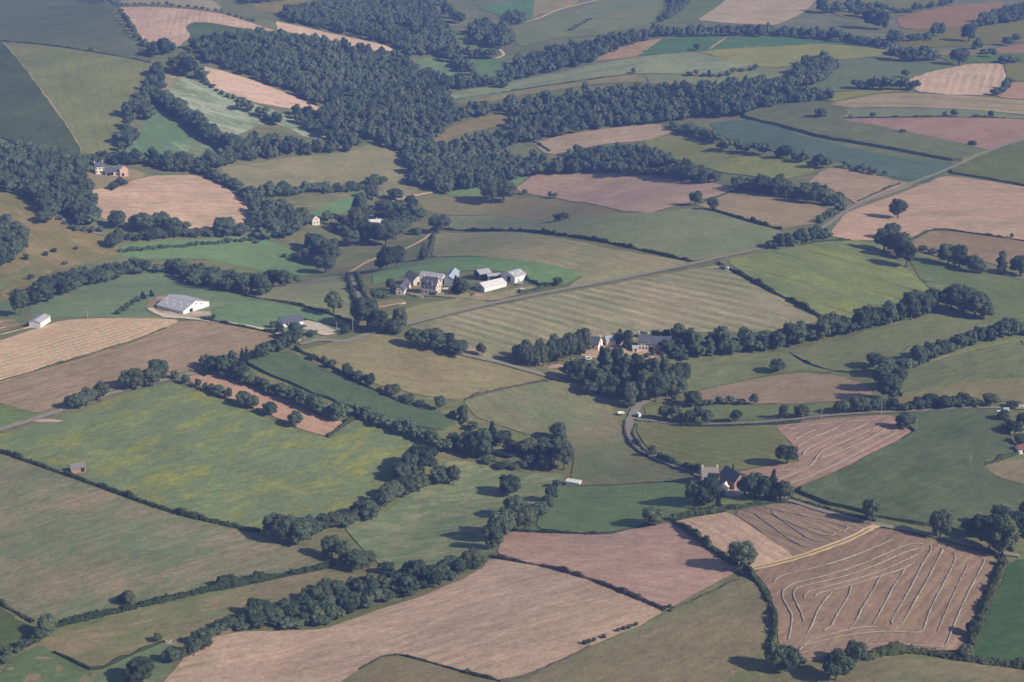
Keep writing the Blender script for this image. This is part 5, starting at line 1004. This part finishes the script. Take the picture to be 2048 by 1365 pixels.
# ---------------------------------------------------------------- lines of cut straw
straw = plain('straw', (0.35, 0.305, 0.225), .95, .25, 1.2); straw_y = plain('yellow_straw', (0.46, 0.36, 0.23), .95, .2, 1.2)
def windrow(line, label, group, width=.68, h=.09, mat=straw, fade=False):
    c = smooth_line(line, 1.2, 2); d = np.gradient(c, axis=0); d /= np.linalg.norm(d, axis=1)[:, None] + 1e-9; nr = np.stack([-d[:, 1], d[:, 0]], 1); n = len(c)
    rg = np.random.default_rng(n); wv = np.clip(1 + .18 * np.convolve(rg.normal(0, 1, n + 4), np.ones(5) / 2.2, 'valid'), .3, 1.8); wv[[0, -1]] = .1; z = terrain(c[:, 0], c[:, 1]); V = []
    lat = rg.normal(0, .05, n); wv *= rg.uniform(.6, 1.25, n)
    for a, b in ((-.5, -.1), (-.3, .75), (0, 1), (.3, .75), (.5, -.1)):
        q = c + nr * (a * width * wv + lat + rg.normal(0, .06, n))[:, None]; V.append(np.column_stack([q, z + .55 + b * h * wv + rg.normal(0, .05, n) * (b > 0)]))
    V = np.stack(V, 1).reshape(-1, 3); Q = [(5 * i + j, 5 * i + j + 1, 5 * i + j + 6, 5 * i + j + 5) for i in range(n - 1) for j in range(4)]
    tag(link('straw_windrow', mesh_arrays('straw_windrow', V, None, Q, [mat])), label, 'straw row', group)
def windrows(ox, oy, lines, where, **k):
    L = [tile(ox, oy, l) for l in lines]; L.sort(key=lambda l: sum(p[0] for p in l) / len(l))
    for i, l in enumerate(L): windrow(l, f"pale straw row, {WORDS[i] if i < 12 else ordinal(i + 1)} from the left {where}", f'straw rows {where}', **k)
windrows(1536, 1023, [
 [(45,570),(70,540),(120,515),(300,475),(480,430),(700,360),(850,295),(1000,230)], [(165,1030),(180,960),(195,860),(185,810),(120,710),(110,660),(140,615),(220,575),(450,525),(700,450),(850,385),(1000,320),(1100,275),(1180,262),(1245,268)],
 [(285,890),(270,820),(210,710),(198,665),(220,625),(290,600),(500,555),(700,500),(900,420),(1000,375),(1130,320),(1240,295)], [(288,700),(295,665),(360,635),(600,575),(800,520),(950,465),(1080,405),(1195,350)], [(370,685),(420,655),(600,615),(900,525),(1080,465),(1170,415)],
 [(310,985),(360,900),(390,810),(450,720),(515,650)], [(445,960),(510,920),(550,830),(640,690),(668,600)], [(225,1140),(310,1050),(450,1000),(620,955),(740,935),(870,928)], [(650,945),(700,890),(760,760),(840,640),(890,540),(915,505)],
 [(840,910),(890,820),(960,690),(1010,590),(1070,510),(1100,450)], [(995,910),(985,880),(1050,770),(1150,600),(1210,470),(1270,370),(1310,300),(1290,275)], [(1060,910),(1100,860),(1170,730),(1260,580),(1340,420),(1395,320),(1385,300)],
 [(280,1080),(450,1035),(650,990),(900,965),(1050,968),(1150,978),(1230,968),(1250,930),(1290,800),(1350,680),(1430,530),(1490,410),(1495,360),(1470,330)], [(220,1145),(400,1115),(700,1085),(900,1065),(1100,1070),(1300,1085),(1390,1090),(1425,1070),(1490,900),(1550,760),(1620,610),(1690,480),(1728,410),(1715,375),(1680,360)],
 [(220,1180),(330,1170),(440,1160)]], 'in the looping straw field')
windrows(1536, 1023, [[(1355,970),(1410,830),(1500,630),(1600,420)]], 'faint in the looping straw field', width=.45, h=.06)
windrows(1536, 1023, [[(-30,-22),(100,0),(280,40),(500,90),(630,125),(640,140),(600,165)], [(30,0),(60,40),(150,85),(300,150),(420,195),(530,200),(520,175)], [(30,20),(120,80),(200,140),(300,210),(370,240),(440,245)], [(-100,24),(-60,60),(0,100),(80,160),(180,235),(270,280),(350,288)], [(320,130),(400,145),(480,165)]], 'in the plot above the dirt track', width=.65, h=.09)
windrows(1536, 682, [[(865,640),(700,645),(500,665),(300,685),(210,700),(160,715)], [(380,715),(300,750),(215,795)], [(560,700),(450,740),(330,790),(235,850)], [(800,670),(650,725),(500,785),(350,850),(290,890),(278,920)], [(920,670),(750,750),(600,815),(430,880),(395,930),(370,965),(320,1020),(230,1060),(80,1115)],
 [(955,700),(800,790),(600,880),(430,945),(410,950)], [(1020,725),(1010,745),(850,830),(600,965),(400,1055),(280,1110),(165,1145)], [(65,1050),(150,1045),(230,1035)], [(200,755),(240,740)]], 'in the pink field above the maize', width=.9, h=.10)
E0 = [(-40, 775), (0, 761), (70, 740), (140, 716), (200, 699), (250, 684), (300, 666), (350, 646)]; rows_ = []
for i in range(13):
    dx, dy = (-3.2 * i, -6.2 * i) if i < 8 else (-22 - 6 * (i - 7), -44 - 11.5 * (i - 7))
    l = [(x + dx * 1.2, y + dy * (.70 + .30 * (1 - x / 350))) for x, y in E0]; l = [q for q in l if q[1] > 641]
    if len(l) > 2: rows_.append(l)
for i, l in enumerate(rows_): windrow(l, f'yellow straw row, {WORDS[i] if i < 12 else ordinal(i + 1)} above the lower edge of the straw lined field', 'straw rows in the straw lined field', width=2.0, h=.22, mat=straw_y)
# ---------------------------------------------------------------- haze
hz = MB().box(GX[0] - 5, GY[0] - 5, -60, GX[1] + 5, GY[1] + 5, CAMH + 60)
zmin = min(float(terrain(gx, gy).min()), 0) - 1.0
hz = MB().box(GX[0] - 5, GY[0] - 5, zmin, GX[1] + 5, GY[1] + 5, CAMH + 12)
hm = bpy.data.materials.new('haze'); hm.use_nodes = True; t = hm.node_tree; t.nodes.remove(t.nodes['Principled BSDF'])
pv = t.nodes.new('ShaderNodeVolumePrincipled'); pv.inputs['Color'].default_value = (0.25, 0.385, 0.91, 1); pv.inputs['Density'].default_value = HAZE_D; pv.inputs['Anisotropy'].default_value = 0.0
t.links.new(pv.outputs[0], t.nodes['Material Output'].inputs['Volume'])
ho = hz.build('haze', hm); tag(ho, 'thin bluish summer haze over the whole valley', None, None, 'stuff')
